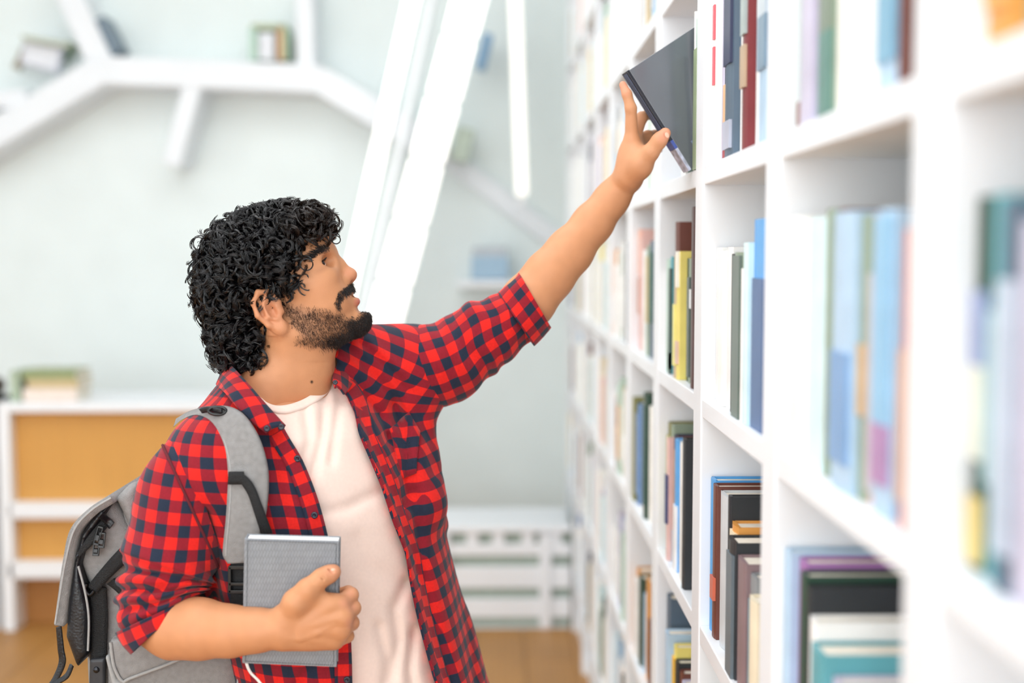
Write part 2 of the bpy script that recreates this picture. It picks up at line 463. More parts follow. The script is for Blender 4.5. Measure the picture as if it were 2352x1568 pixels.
# ------------------------------------------------------------------ the white bookcase running along the right
X0 = 0.326; XD = X0 + 0.30; ZT = 3.30
FAR = [0.455 + 0.54 * i for i in range(11)]; TP = 0.075; TS = 0.030
SH = [2.82, 2.46, 2.10, 1.74, 1.371, 1.003, 0.63, 0.26]       # shelf tops
case = empty('bookcase', (X0, FAR[0], 0))
tag(case, 'tall white bookcase with square bays lining the side of the room', 'bookcase')
for y in FAR:
    boxo('upright_panel', (X0, y - TP, 0), (XD, y, ZT), M_white, case, bevel=0.003)
boxo('back_panel', (XD, FAR[0] - TP, 0), (XD + 0.02, FAR[-1], ZT), M_white, case)
boxo('top_panel', (X0, FAR[0] - TP, ZT), (XD + 0.02, FAR[-1], ZT + 0.04), M_white, case)
for y0, y1 in zip(FAR[:-1], FAR[1:]):
    for z in SH:
        boxo('shelf_board', (X0 + 0.002, y0, z - TS), (XD, y1 - TP, z), M_white, case, bevel=0.002)
    boxo('plinth', (X0 + 0.02, y0, 0.0), (XD, y1 - TP, 0.08), M_white, case)

# ------------------------------------------------------------------ books
M_page = mat('paper_pages', '#efe8da', 0.9, 0.04, 80, 0.2, 600)
def bookmat(c, i=0):
    return mat('book_cover_' + c.lstrip('#'), c, 0.42, 0.05, 30)
def prand(): return rng.random()
BOOKS = {}
def book_geo(t, h, d, rnd):
    """cover: two boards and a spine, spine at x=0 facing -x, thickness along +y, height +z; rnd: rounded spine"""
    b = min(0.0028, t * 0.16)
    parts = [boxvf((0.004, 0, 0), (d, b, h)), boxvf((0.004, t - b, 0), (d, t, h))]
    n = 5; prof = []
    for i in range(n + 1):
        a = i / n; prof.append((0.005 - (0.005 if rnd else 0.0035) * math.sin(math.pi * a)**(0.5 if not rnd else 1.0), t * a))
    inn = [(0.0075, t * i / n) for i in range(n + 1)]
    V = [(x, y, 0) for x, y in prof] + [(x, y, h) for x, y in prof] + [(x, y, 0) for x, y in inn] + [(x, y, h) for x, y in inn]
    q = n + 1; Fc = []
    for i in range(n):
        Fc += [(i, i + q, i + q + 1, i + 1), (2 * q + i, 2 * q + i + 1, 3 * q + i + 1, 3 * q + i), (i, i + 1, 2 * q + i + 1, 2 * q + i), (q + i, 3 * q + i, 3 * q + i + 1, q + i + 1)]
    parts.append((V, Fc))
    return merge(parts)
ROWN = {2.82: 'topmost', 2.46: 'highest', 2.10: 'top', 1.74: 'upper', 1.371: 'middle', 1.003: 'lower', 0.63: 'bottom', 0.26: 'lowest'}
BAYN = ['first', 'second', 'third', 'fourth', 'fifth', 'sixth', 'seventh', 'eighth', 'ninth', 'tenth']
ORD = ['1st', '2nd', '3rd'] + ['%dth' % i for i in range(4, 30)]
CNAME = [('white', '#f4f4f2'), ('cream', '#efe3c8'), ('pale green', '#b9d2c4'), ('dark green', '#2c4a3c'), ('grey', '#8d9194'), ('lilac', '#c9c4d8'), ('pale blue', '#b4cfe6'),
         ('blue', '#5b84b6'), ('navy', '#2b3550'), ('brown', '#6b3b30'), ('dark red', '#7c2a2e'), ('pink', '#e9c0b8'), ('orange', '#dd9a4a'), ('yellow', '#eede7a'),
         ('teal', '#5fa6b0'), ('charcoal', '#2c3034'), ('sand', '#cdb894'), ('light grey', '#cfd4d8'), ('sky blue', '#58a8e8'), ('mauve', '#8a7478'), ('salmon', '#dd8f82'), ('purple', '#a775b0'), ('slate', '#55687a'), ('sage', '#8fa08c'), ('maroon', '#4d2420'), ('ivory', '#fbfaf4'), ('aqua', '#d7f0f4'), ('olive', '#7c7a34')]
CH = dict(CNAME)
def add_book(bay, row_i, idx, total, y, t, h, cname, d=0.19, inset=0.012, label_strips=(), rnd=None, lean=0.0):
    z = SH[row_i] + 0.0005; x = X0 + inset
    rnd = (prand() < 0.5) if rnd is None else rnd
    V, Fc = book_geo(t, h, d, rnd)
    o = mesh('book', V, Fc, bookmat(CH[cname]), smooth=False); o.location = (x, y, z)
    if lean: o.rotation_euler = (lean, 0, 0)
    size = 'thick ' if t > 0.04 else ('thin ' if t < 0.018 else '')
    tall = 'tall ' if h > 0.26 else ('short ' if h < 0.2 else '')
    tag(o, '%s%s%s book, %s from the far end of the %s shelf, %s bay' % (tall, size, cname, ORD[idx], ROWN[SH[row_i]], BAYN[bay]), 'book', 'books on the white bookcase')
    b = min(0.0028, t * 0.16)
    p = boxo('page_block', (0.009, b, 0.004), (d - 0.004, t - b, h - 0.004), M_page)
    p.parent = o
    for f0, f1, c, *wd in label_strips:
        w0, w1 = wd if wd else (.12, .88)
        s = boxo('spine_label', (-0.0012, t * w0, h * f0), (0.0042, t * w1, h * f1), bookmat(c)); s.parent = o
    return o
# rows traced from the photograph, listed from the far end of the bay to the near end: (thickness, height, colour, labels)
PAL = ['white', 'white', 'ivory', 'cream', 'light grey', 'pale green', 'pale blue', 'lilac', 'pink', 'sand', 'white', 'sage', 'aqua', 'grey', 'blue', 'teal', 'dark green', 'orange', 'brown', 'navy', 'dark red', 'yellow']
PW = np.array([9, 8, 7, 5, 6, 5, 4, 3.5, 3.5, 3, 6, 2, 4, 1.5, 1.2, .8, .9, .9, .7, .7, .6, .7]); PW = PW / PW.sum()
TR = {}
TR[(0, 3)] = [(.035, .26, 'white', ()), (.05, .27, 'orange', ((.1, .35, '#e9b76a'),)), (.05, .25, 'sage', ()), (.04, .24, 'light grey', ()), (.05, .26, 'pale blue', ())]
TR[(0, 4)] = [(.03, .27, 'dark green', ((.02, .2, '#e8cf86'), (.3, .55, '#e4e6d8'), (.55, .75, '#9aa6cc'))), (.03, .27, 'teal', ((.25, .7, '#a8ccd4'),)), (.035, .265, 'slate', ((.1, .8, '#c3cfe0'),)), (.035, .25, 'lilac', ()), (.05, .26, 'light grey', ()), (.05, .25, 'pale blue', ())]
TR[(0, 5)] = [(.03, .2, 'light grey', ()), (.04, .22, 'lilac', ()), (.04, .2, 'white', ())]
TR[(1, 3)] = [(.052, .27, 'pale green', ((.0, .12, '#8a5a48'),)), (.05, .28, 'lilac', ()), (.04, .28, 'lilac', ()), (.054, .28, 'sage', ((.0, .3, '#5f8a80'), (.3, .9, '#7e8c7c'))), (.05, .28, 'ivory', ()), (.06, .28, 'white', ()), (.064, .28, 'pale blue', ((.1, .35, '#7fb0cc'),)), (.03, .27, 'brown', ())]
TR[(1, 4)] = [(.072, .272, 'white', ()), (.07, .268, 'aqua', ()), (.030, .275, 'sage', ()), (.026, .275, 'brown', ((.1, .9, '#a98a68'),)), (.076, .27, 'pale blue', ((.1, .5, '#7ea4cf'),)), (.028, .265, 'sage', ((.3, .55, '#d0b48c'),)), (.022, .265, 'pink', ((.05, .8, '#c9c4cc'),)), (.055, .268, 'pale blue', ((.1, .3, '#b38cb8'), (.3, .98, '#94c4e4'))), (.024, .25, 'slate', ()), (.034, .25, 'salmon', ((.1, .6, '#d8b09c'),))]
TR[(1, 5)] = [(.025, .255, 'pale blue', ()), (.035, .25, 'purple', ()), (.03, .243, 'dark green', ()), (.014, .235, 'charcoal', ()), (.03, .205, 'white', ()), (.05, .185, 'teal', ()), (.03, .165, 'lilac', ())]
TR[(2, 3)] = [(.062, .29, 'ivory', ((.42, .62, '#e2606c', .55, .75), (.66, .84, '#e2606c', .55, .75))), (.018, .27, 'lilac', ()), (.026, .225, 'navy', ((.02, .12, '#a83a48'), (.12, .5, '#eabf92'))), (.068, .27, 'slate', ((.5, .9, '#39405e'), (.05, .2, '#b9bfd0'))), (.07, .29, 'white', ()), (.036, .285, 'dark red', ((.3, .5, '#c0a88c'), (.55, .75, '#a9b6b4'))), (.03, .28, 'white', ()), (.03, .28, 'lilac', ()), (.06, .27, 'pale blue', ((.35, .6, '#7f98ac'), (.6, .9, '#c9d4dc')))]
TR[(2, 4)] = [(.055, .24, 'white', ()), (.05, .235, 'ivory', ()), (.045, .24, 'white', ()), (.045, .23, 'charcoal', ()), (.065, .232, 'sage', ((.0, .98, '#67756e'),)), (.022, .21, 'white', ()), (.03, .245, 'aqua', ()), (.09, .275, 'sky blue', ((.0, .72, '#4a6a98'),)), (.014, .225, 'dark red', ())]
TR[(2, 5)] = [(.040, .243, 'sky blue', ()), (.035, .24, 'brown', ((.25, .4, '#d06a50'),)), (.06, .235, 'light grey', ()), (.02, .24, 'charcoal', ()), (.05, .205, 'orange', ((.05, .95, '#f0e4c4'),)), (.055, .195, 'charcoal', ((.0, .9, '#68747c'),)), (.06, .18, 'mauve', ()), (.035, .17, 'grey', ((.1, .8, '#7e98a4'),)), (.05, .15, 'cream', ())]
TR[(3, 4)] = [(.05, .20, 'white', ()), (.045, .22, 'pale green', ()), (.03, .225, 'teal', ((.0, .9, '#3d5850'), (.04, .18, '#b8bce0'))), (.05, .29, 'brown', ()), (.03, .228, 'sand', ((.1, .6, '#f0e98c'),)), (.03, .235, 'yellow', ((.72, 1.0, '#fdfcf0'), (.12, .3, '#e8c8b4'))), (.034, .222, 'dark green', ()), (.034, .222, 'sage', ((.05, .85, '#57645e'),)), (.05, .224, 'slate', ((.6, .75, '#e8ecf0'),)), (.04, .31, 'maroon', ())]
TR[(3, 3)] = [(.05, .24, 'white', ()), (.04, .25, 'ivory', ()), (.05, .23, 'dark green', ((.15, .8, '#c9d8cc'),)), (.03, .24, 'pale blue', ()), (.025, .23, 'lilac', ()), (.02, .24, 'sage', ()), (.02, .22, 'white', ())]
TR[(3, 5)] = [(.05, .26, 'olive', ((.3, .9, '#c8c48c'),)), (.032, .262, 'sage', ()), (.025, .24, 'pink', ((.3, .7, '#2f3a70'),)), (.03, .25, 'navy', ((.0, .25, '#a8d0ec'),)), (.02, .25, 'brown', ((.4, .9, '#b08858'),)), (.04, .25, 'sky blue', ((.0, .5, '#f4f2f0'),)), (.04, .24, 'white', ()), (.05, .255, 'ivory', ()), (.03, .27, 'charcoal', ())]
TR[(3, 6)] = [(.05, .28, 'slate', ()), (.03, .22, 'sand', ()), (.04, .23, 'pale blue', ()), (.02, .2, 'white', ()), (.03, .22, 'yellow', ((.1, .9, '#f0c04a'),)), (.03, .2, 'charcoal', ()), (.03, .19, 'brown', ()), (.05, .18, 'lilac', ())]
TR[(4, 4)] = [(.05, .29, 'pink', ((.62, 1.0, '#f2c4b0'), (.3, .6, '#c98a6a'))), (.04, .27, 'pink', ()), (.05, .24, 'lilac', ()), (.05, .24, 'white', ()), (.05, .25, 'sage', ((.3, .9, '#c9b070'),)), (.06, .26, 'slate', ((.3, .9, '#3f6a5c'),))]
TR[(4, 5)] = [(.05, .25, 'olive', ()), (.05, .24, 'blue', ((.1, .9, '#7f9cc4'),)), (.06, .25, 'white', ()), (.05, .25, 'white', ()), (.05, .285, 'dark green', ((.1, .9, '#2f524c'),)), (.05, .26, 'ivory', ())]
TR[(4, 6)] = [(.06, .2, 'orange', ()), (.05, .19, 'white', ()), (.05, .21, 'dark green', ()), (.05, .18, 'pale blue', ()), (.06, .23, 'orange', ()), (.05, .15, 'brown', ())]
n_ind = 0
far_parts = {}
for bay in range(10):
    y0, y1 = FAR[bay] + 0.002, FAR[bay + 1] - TP - 0.002
    for ri, z in enumerate(SH):
        zl = 1.6 - 1010 / F * y1; zh = 1.6 + 620 / F * y1
        hs = (SH[ri - 1] - TS if ri else ZT) - z
        if z + hs < zl or z > zh: continue
        if (bay, ri) in TR: rows = TR[(bay, ri)]
        else:
            rows = []
            n = int(rng.integers(8, 12)) if bay < 6 else 9
            for q in range(n):
                c = PAL[int(rng.choice(len(PAL), p=PW))]
                t = float(rng.uniform(.022, .055)); h = float(rng.uniform(.19, .275))
                st = ((.15, float(rng.uniform(.3, .8)), CH[PAL[int(rng.choice(len(PAL), p=PW))]]),) if rng.random() < .4 else ()
                rows.append((t, h, c, st))
        # laid from the far end (large y) to the near end
        y = y1
        if (bay, ri) == (3, 3): y = 2.36       # the far part of this shelf is empty, the green one stands alone by the upright
        for q, (t, h, c, st) in enumerate(rows):
            if y - t < y0 + (0.001): break
            if bay == 3 and ri == 3 and y - t < 2.20: break
            y -= t + 0.0008
            dd = float(rng.uniform(.15, .21)); ins = float(rng.uniform(.004, .02))
            if bay < 6:
                add_book(bay, ri, q, len(rows), y, t, min(h, hs - 0.01), c, dd, ins, st); n_ind += 1
            else:
                V, Fc = boxvf((X0 + ins, y, z), (X0 + ins + dd, y + t, z + min(h, hs - 0.01)))
                far_parts.setdefault(c, []).append((V, Fc))
print('individual books', n_ind)
# books too far down the row to tell apart singly
me = bpy.data.meshes.new('far_books'); allp = []; mi = []
for ci, (c, ps) in enumerate(far_parts.items()):
    me.materials.append(bookmat(CH[c])); allp += ps; mi += [ci] * (6 * len(ps))
V, Fc = merge(allp); me.from_pydata(V, [], Fc); me.polygons.foreach_set('material_index', np.array(mi, np.int32))
tag(link('far_books', me), 'blurred pale books filling the far bays of the bookcase', 'books', kind='stuff')
# the slim green book standing alone beside the upright, in front of the one being pulled out
g1 = add_book(3, 3, 9, 10, 2.079, 0.040, 0.246, 'pale green', 0.16, 0.002, ((.0, .8, '#9fb08a'),))
g1['label'] = 'pale green book squeezed between the upright and the dark book being pulled'
g2 = add_book(3, 3, 10, 10, 2.120, 0.010, 0.262, 'ivory', 0.16, 0.002)
g2['label'] = 'very thin ivory booklet standing against the pale green book'

# ================================================================== far background
YL = YW - 0.28
def bar_px(a, b, wpx, y0, y1, material, name, parent, bevel=0.01):
    """straight beam between two pixels on the far wall, reaching from depth y0 to y1"""
    ym = y0
    A = P(a[0], a[1], ym); B = P(b[0], b[1], ym)
    d = (B - A); d[1] = 0; d /= np.linalg.norm(d); w = np.cross(d, [0, 1, 0]) * (wpx / 2 / F * ym)
    sh = np.array([0, (y1 - y0) / 2, 0])
    V, Fc = prism(A + sh, B + sh, w, sh)
    return mesh(name, V, Fc, material, parent, smooth=False, bevel=bevel)
lat = empty('lattice_shelf', P(450, 180, YL)); tag(lat, 'white irregular honeycomb wall shelf with slanting beams and a few books', 'wall shelf')
for a, b, w in [((-120, 370), (228, 160), 66), ((215, 160), (735, 180), 64), ((725, 178), (1010, 345), 62), ((445, 180), (392, 380), 42),
                ((130, -70), (232, 150), 58), ((697, -60), (703, 170), 40), ((-120, 235), (60, 225), 40), ((1000, 340), (1290, 560), 46)]:
    lat_n = len(lat.children); bar_px(a, b, w, (YL if a[0] < 900 else YW - .07) + .004 * lat_n, YW + 0.01, M_white, 'beam', lat)
def farbox(name, cx, cy, w, h, ang, material, y0=YL + 0.03, dep=0.16, bevel=0.004):
    ca, sa = math.cos(math.radians(ang)), math.sin(math.radians(ang))
    C = P(cx, cy, y0); s = y0 / F
    u = np.array([ca, 0, sa]) * w / 2 * s; v = np.array([-sa, 0, ca]) * h * s / 2; dv = np.array([0, dep / 2, 0])
    V, Fc = prism(C - v + dv, C + v + dv, u, dv)
    return V, Fc
def farbook(cx, cy, w, h, ang, c, label, j=None):
    y_, d_ = (YL + .03, .16) if j is None else (YL + .03 + .055 * j, .05)
    V, Fc = farbox('book', cx, cy, w, h, ang, None, y_, d_)
    o = mesh('book', V, Fc, bookmat(c), smooth=False, bevel=0.003)
    V, Fc = farbox('page_block', cx, cy, w * .86, h * .8, ang, None, y_ - .004, d_ - .01)
    if 'lilac book tilted' in label or 'white book' in label: mesh('page_block', V, Fc, mat('book_pages_dim', '#e6e8ee', .8), o, smooth=False)
    return tag(o, label, 'book', 'books lying in the far lattice shelf')
farbook(94, 128, 88, 58, -14, '#c9ccd8', 'pale lilac book tilted in the corner cell of the lattice shelf', 1)
farbook(50, 125, 16, 70, -28, '#9a8f78', 'brown book leaning at the outer end of the tilted lattice group', 2)
farbook(105, 95, 110, 10, -10, '#b8bda8', 'thin olive book lying on the tilted lilac book', 0)
farbook(152, 118, 20, 46, -38, '#5e7a58', 'green book leaning at the beam end of the tilted lattice group', 3)
farbook(243, 82, 34, 84, 26, '#6f808e', 'slate blue book leaning alone beside the slanting lattice beam')
farbook(581, 100, 18, 76, 0, '#b6d2c2', 'mint green book standing first in the square lattice group')
farbook(612, 106, 36, 62, 0, '#dfe6e6', 'white book standing inside the square lattice group')
farbook(644, 98, 12, 78, 0, '#d9a878', 'orange book standing in the square lattice group')
farbook(655, 98, 10, 76, 0, '#a4bfa0', 'sage book standing last in the square lattice group')
farbook(616, 60, 80, 12, 0, '#b9c4a4', 'sage book lying flat on top of the square lattice group')
farbook(1112, 115, 20, 78, -14, '#7fa8cc', 'blue book high up beside the glowing slanted tube')
farbook(1062, 330, 40, 74, -14, '#c3cfc0', 'pale sage book behind the glowing slanted tube')
farbook(1125, 615, 84, 54, 0, '#9dbbd2', 'pale blue book lying on the wall ledge above the sleeve')
farbook(1125, 578, 80, 22, 0, '#b6bec6', 'light grey book lying on the pale blue one on the wall ledge')
V, Fc = farbox('ledge', 1125, 652, 150, 16, 0, None, YL, 0.29); o = mesh('wall_ledge', V, Fc, M_white, smooth=False, bevel=.005)
tag(o, 'short white wall ledge carrying two bluish books', 'shelf')

# slanted glowing tubes and an upright post
M_glow = mat('glowing_diffuser', '#fffef6', 0.5, 0.0, 5, emis=1.3)
def slant(name, a, b, wpx, y, parts, label, glow, gm=None):
    root = empty(name, P(a[0], a[1], y)); tag(root, label, 'lamp' if glow else 'post')
    A = P(a[0], a[1], y); B = P(b[0], b[1], y); d = B - A; L = np.linalg.norm(d); d /= L
    w = np.cross(d, [0, 1, 0]); w /= np.linalg.norm(w); hw = wpx / 2 / F * y
    V, Fc = prism(A + [0, .07, 0], B + [0, .07, 0], w * hw * (.55 if glow else 1.12), np.array([0, .03, 0])); mesh('housing', V, Fc, M_white, root, smooth=False, bevel=.006)
    for i in range(parts):
        p = A + d * L * (i + .02) / parts; q = A + d * L * (i + .96) / parts
        V, Fc = prism(p + [0, .02, 0], q + [0, .02, 0], w * hw * .95, np.array([0, .025, 0]))
        mesh('diffuser' if glow else 'facing', V, Fc, (gm or M_glow) if glow else M_white, root, smooth=False, bevel=.01)
    return root
slant('slanted_tube_lamp', (1094, -60), (757, 1210), 80, YW - 0.75, 9, 'wide glowing slanted tube lamp of jointed segments beyond the face', True)
slant('slanted_tube_lamp', (958, -60), (682, 1200), 34, YW - 0.70, 1, 'narrower glowing slanted tube lamp, the one nearer the curly hair', True)
slant('slanted_rail', (1004, -60), (730, 1195), 14, YW - 0.60, 1, 'thin white slanted rail between the two glowing tube lamps', False)
slant('upright_tube_lamp', (1182, -60), (1200, 470), 30, YW - 0.55, 1, 'slim glowing tube lamp hanging upright near the bookcase', True, mat('dim_glowing_diffuser', '#fffdf4', .5, 0, 5, emis=.55))

# low wooden cabinet behind the backpack
YC = 5.3
cab = empty('low_cabinet', P(230, 1560, YC) * np.array([1, 1, 0])); tag(cab, 'low oak cabinet with white shelves and white end panel behind the backpack', 'cabinet')
def pbox(name, x0, y0, x1, y1, Ya, Yb, material, parent, bevel=.004):
    A = P(x0, y0, Ya); B = P(x1, y1, Ya)
    return boxo(name, (A[0], Ya, B[2]), (B[0], Yb, A[2]), material, parent, bevel)
def pboxf(name, x0, y0, x1, Ya, Yb, material, parent):
    A = P(x0, y0, Ya); B = P(x1, y0, Ya)
    return boxo(name, (A[0], Ya, 0.008), (B[0], Yb, A[2]), material, parent, .004)
pboxf('end_panel', -8, 925, 20, YC - .02, YC + .45, M_white, cab)
pboxf('end_panel', 560, 925, 585, YC - .02, YC + .45, M_white, cab)
pbox('top_board', 18, 926, 562, 946, YC - .02, YC + .45, M_white, cab)
pbox('oak_panel', 18, 946, 562, 1158, YC + .04, YC + .08, M_oak, cab)
pbox('shelf_board', 18, 1156, 562, 1190, YC - .02, YC + .42, M_white, cab)
pbox('oak_panel', 18, 1190, 562, 1292, YC + .04, YC + .08, M_oak, cab)
pbox('shelf_board', 18, 1292, 562, 1327, YC - .02, YC + .42, M_white, cab)
pboxf('oak_panel', 18, 1327, 562, YC + .10, YC + .14, M_oak_dark, cab)
pboxf('back_panel', 18, 940, 562, YC + .43, YC + .45, M_white, cab)
def lyb(x0, y0, x1, y1, c, label):
    A = P(x0, y0, YC + .02); B = P(x1, y1, YC + .02)
    V, Fc = book_geo(A[2] - B[2], B[0] - A[0], .2, True)
    # lying: thickness up, height along x, spine towards the front
    V = [(A[0] + z, YC + .03 + x, B[2] + y) for x, y, z in V]
    o = mesh('book', V, Fc, bookmat(c), smooth=False)
    boxo('page_block', (A[0] + .004, YC + .045, B[2] + .004), (B[0] - .004, YC + .225, A[2] - .004), M_page, o)
    return tag(o, label, 'book', 'books lying on the low cabinet')
lyb(50, 893, 175, 926, '#e8d8cc', 'pale pink book at the bottom of the pile on the low cabinet')
lyb(60, 872, 178, 893, '#c9b58a', 'sand coloured book in the middle of the pile on the low cabinet')
lyb(48, 852, 172, 872, '#8f9a6c', 'olive book on top of the pile on the low cabinet')
V, Fc = farbox('book', 34, 888, 22, 74, 0, None, YC + .03, .18)
o = mesh('book', V, Fc, bookmat('#a8b8a0'), smooth=False, bevel=.003); tag(o, 'sage book standing upright at the end of the pile on the low cabinet', 'book', 'books lying on the low cabinet')
# dark rounded thing at the picture's edge: a small brown bowl on the end panel
f = Field(P(-45, 905, YC + .1) - .16, P(-45, 905, YC + .1) + .16, .008); cbw = P(-30, 884, YC + .12)
f.ell(cbw, (.075, .075, .06), k=.01); f.ell(cbw + [0, 0, .04], (.062, .062, .055), k=.01, op='-'); f.cone(cbw - [0, 0, .075], cbw - [0, 0, .055], .045, .04, .015)
V, Fc = f.mesh(2); tag(mesh('bowl', V, Fc, mat('dark_brown_glaze', '#3d2a1c', .35)), 'small dark brown bowl at the edge beside the cabinet books', 'bowl')
sb = empty('side_stand', P(-60, 1200, YC) * np.array([1, 1, 0])); tag(sb, 'white stand beside the low cabinet carrying the brown bowl', 'stand')
pboxf('body', -140, 930, -22, YC - .01, YC + .4, M_white, sb)
A_ = P(-140, 930, YC - .01); B_ = P(-22, 930, YC - .01)
boxo('top_board', (A_[0], YC - .02, A_[2]), (B_[0], YC + .42, cbw[2] - .122), M_white, sb, .004)

# white slatted radiator bench under the far wall
YR = 5.30
rad = empty('slatted_bench', P(1150, 1465, YR) * np.array([1, 1, 0])); tag(rad, 'long white bench with horizontal slats and gaps standing before the far wall', 'bench')
xa, xb = P(1000, 1300, YR)[0], P(1300, 1300, YR)[0]
def slat_(y0, y1, Ya=YR, Yb=YR + .03, name='slat'):
    A = P(1000, y0, YR); B = P(1300, y1, YR)
    return boxo(name, (xa - .35, Ya, B[2]), (xb + .02, Yb, A[2]), M_white, rad, .004)
slat_(1208, 1222, YR - .01, YR + .40, 'seat_board'); slat_(1250, 1276); slat_(1302, 1350); slat_(1376, 1418); slat_(1442, 1466)
for px in (945, 1022, 1252):
    A = P(px - 13, 1222, YR + .03); B = P(px + 13, 1466, YR + .03)
    boxo('post', (A[0], YR - .012, .008), (B[0], YR + .03, A[2]), M_white, rad, .004)
for px in (990, 1085, 1145, 1212, 1275):       # short brackets under the seat leaving square openings
    A = P(px - 14, 1222, YR + .01); B = P(px + 14, 1252, YR + .01)
    boxo('bracket', (A[0], YR + .002, B[2]), (B[0], YR + .033, A[2]), M_white, rad, .003)
boxo('back_board', (xa - .35, YR + .034, .008), (xb + .02, YR + .06, P(1100, 1222, YR)[2]), mat('sage_green_board', '#aebcb0', .7), rad)

# ================================================================== the person
YT = 2.02
PHI = math.radians(45)
LV = np.array([math.cos(PHI), math.sin(PHI), 0]); FV = np.array([math.sin(PHI), -math.cos(PHI), 0])
person = empty('person', (P(830, 1568, YT)[0], YT, 0))
tag(person, 'person in red checked shirt with curly black hair reaching up for a book', 'person')

# torso rings: pixel row, centre pixel, half width his right, half width his left, half depth
TOR = np.array([(860, 640, .060, .060, .055), (885, 648, .075, .075, .074), (930, 665, .115, .125, .095), (990, 685, .150, .160, .110), (1080, 708, .172, .172, .118), (1180, 735, .170, .170, .120),
                (1300, 762, .164, .164, .118), (1450, 792, .162, .162, .118), (1600, 818, .168, .168, .125), (1760, 838, .176, .176, .130)], float)
SHI = np.array([(860, 640, .075, .075, .070), (885, 648, .090, .090, .080), (930, 665, .122, .145, .104), (990, 685, .165, .185, .120), (1080, 708, .200, .200, .131), (1180, 735, .210, .230, .134),
                (1300, 762, .212, .234, .136), (1450, 792, .205, .242, .140), (1600, 818, .198, .250, .148), (1760, 838, .206, .280, .155)], float)
def torso_field(f, T, pw=2.3, zmax=9):
    c3 = P(T[:, 1], T[:, 0], np.full(len(T), YT)); zs = c3[:, 2][::-1]
    x, y, z = f.full(); z1 = z[0, 0]
    itp = lambda a: np.interp(z1, zs, a[::-1])[None, None, :].astype(np.float32)
    cx, cy, wr, wl, dd = itp(c3[:, 0]), itp(c3[:, 1]), itp(T[:, 2]), itp(T[:, 3]), itp(T[:, 4])
    dx, dy = x - cx, y - cy
    l = dx * LV[0] + dy * LV[1]; fr = dx * FV[0] + dy * FV[1]
    w = np.where(l > 0, wl, wr)
    q = (np.abs(l / w)**pw + np.abs(fr / dd)**pw)**(1 / pw)
    d = (q - 1) * np.minimum(w, dd) * 0.95
    d = np.maximum(d, z - zs[-1]); d = np.maximum(d, zs[0] - z)
    return d.astype(np.float32), l, fr, w, dd
def torso_uv(V, T, zref=1.0):
    c3 = P(T[:, 1], T[:, 0], np.full(len(T), YT)); zs = c3[:, 2][::-1]
    itp = lambda a: np.interp(V[:, 2], zs, a[::-1])
    dx, dy = V[:, 0] - itp(c3[:, 0]), V[:, 1] - itp(c3[:, 1])
    l = dx * LV[0] + dy * LV[1]; fr = dx * FV[0] + dy * FV[1]
    a = np.arctan2(l / .2, fr / .14)
    w = np.clip((V[:, 2] - 1.32) / .08, 0, 1) * np.clip((l + .02) / .06, 0, 1)
    left = l > 0
    u0 = np.where(left, .82 * (l - fr) + .10 * V[:, 2], a * 0.178); v0 = np.where(left, V[:, 2] - .16 * l, V[:, 2] + 0.10 * l)
    u1, v1 = l * .85 - V[:, 2] * .45 + .62, V[:, 2] * .85 + l * .55 + .10
    return np.stack([u0 * (1 - w) + u1 * w, v0 * (1 - w) + v1 * w], 1)
def creases(f, lst, ymax=2.25):
    """soft folds on the side towards the room: pixel polylines, amplitude (m, + = hollow), width in pixels"""
    px, py = f.pix(); x, y, z = f.full(); front = np.clip((ymax - y) / .05, 0, 1)
    for pts, amp, sg in lst:
        xs = [p[0] for p in pts]; ys = [p[1] for p in pts]; m = 3 * sg
        d = np.full(f.D.shape, 1e9, np.float32)
        for (ax, ay), (bx, by) in zip(pts[:-1], pts[1:]):
            ex, ey = bx - ax, by - ay; wx, wy = px - ax, py - ay
            t = np.clip((wx * ex + wy * ey) / (ex * ex + ey * ey), 0, 1)
            d = np.minimum(d, (wx - ex * t)**2 + (wy - ey * t)**2)
        f.D += (amp * np.exp(-d / sg**2) * front).astype(np.float32)

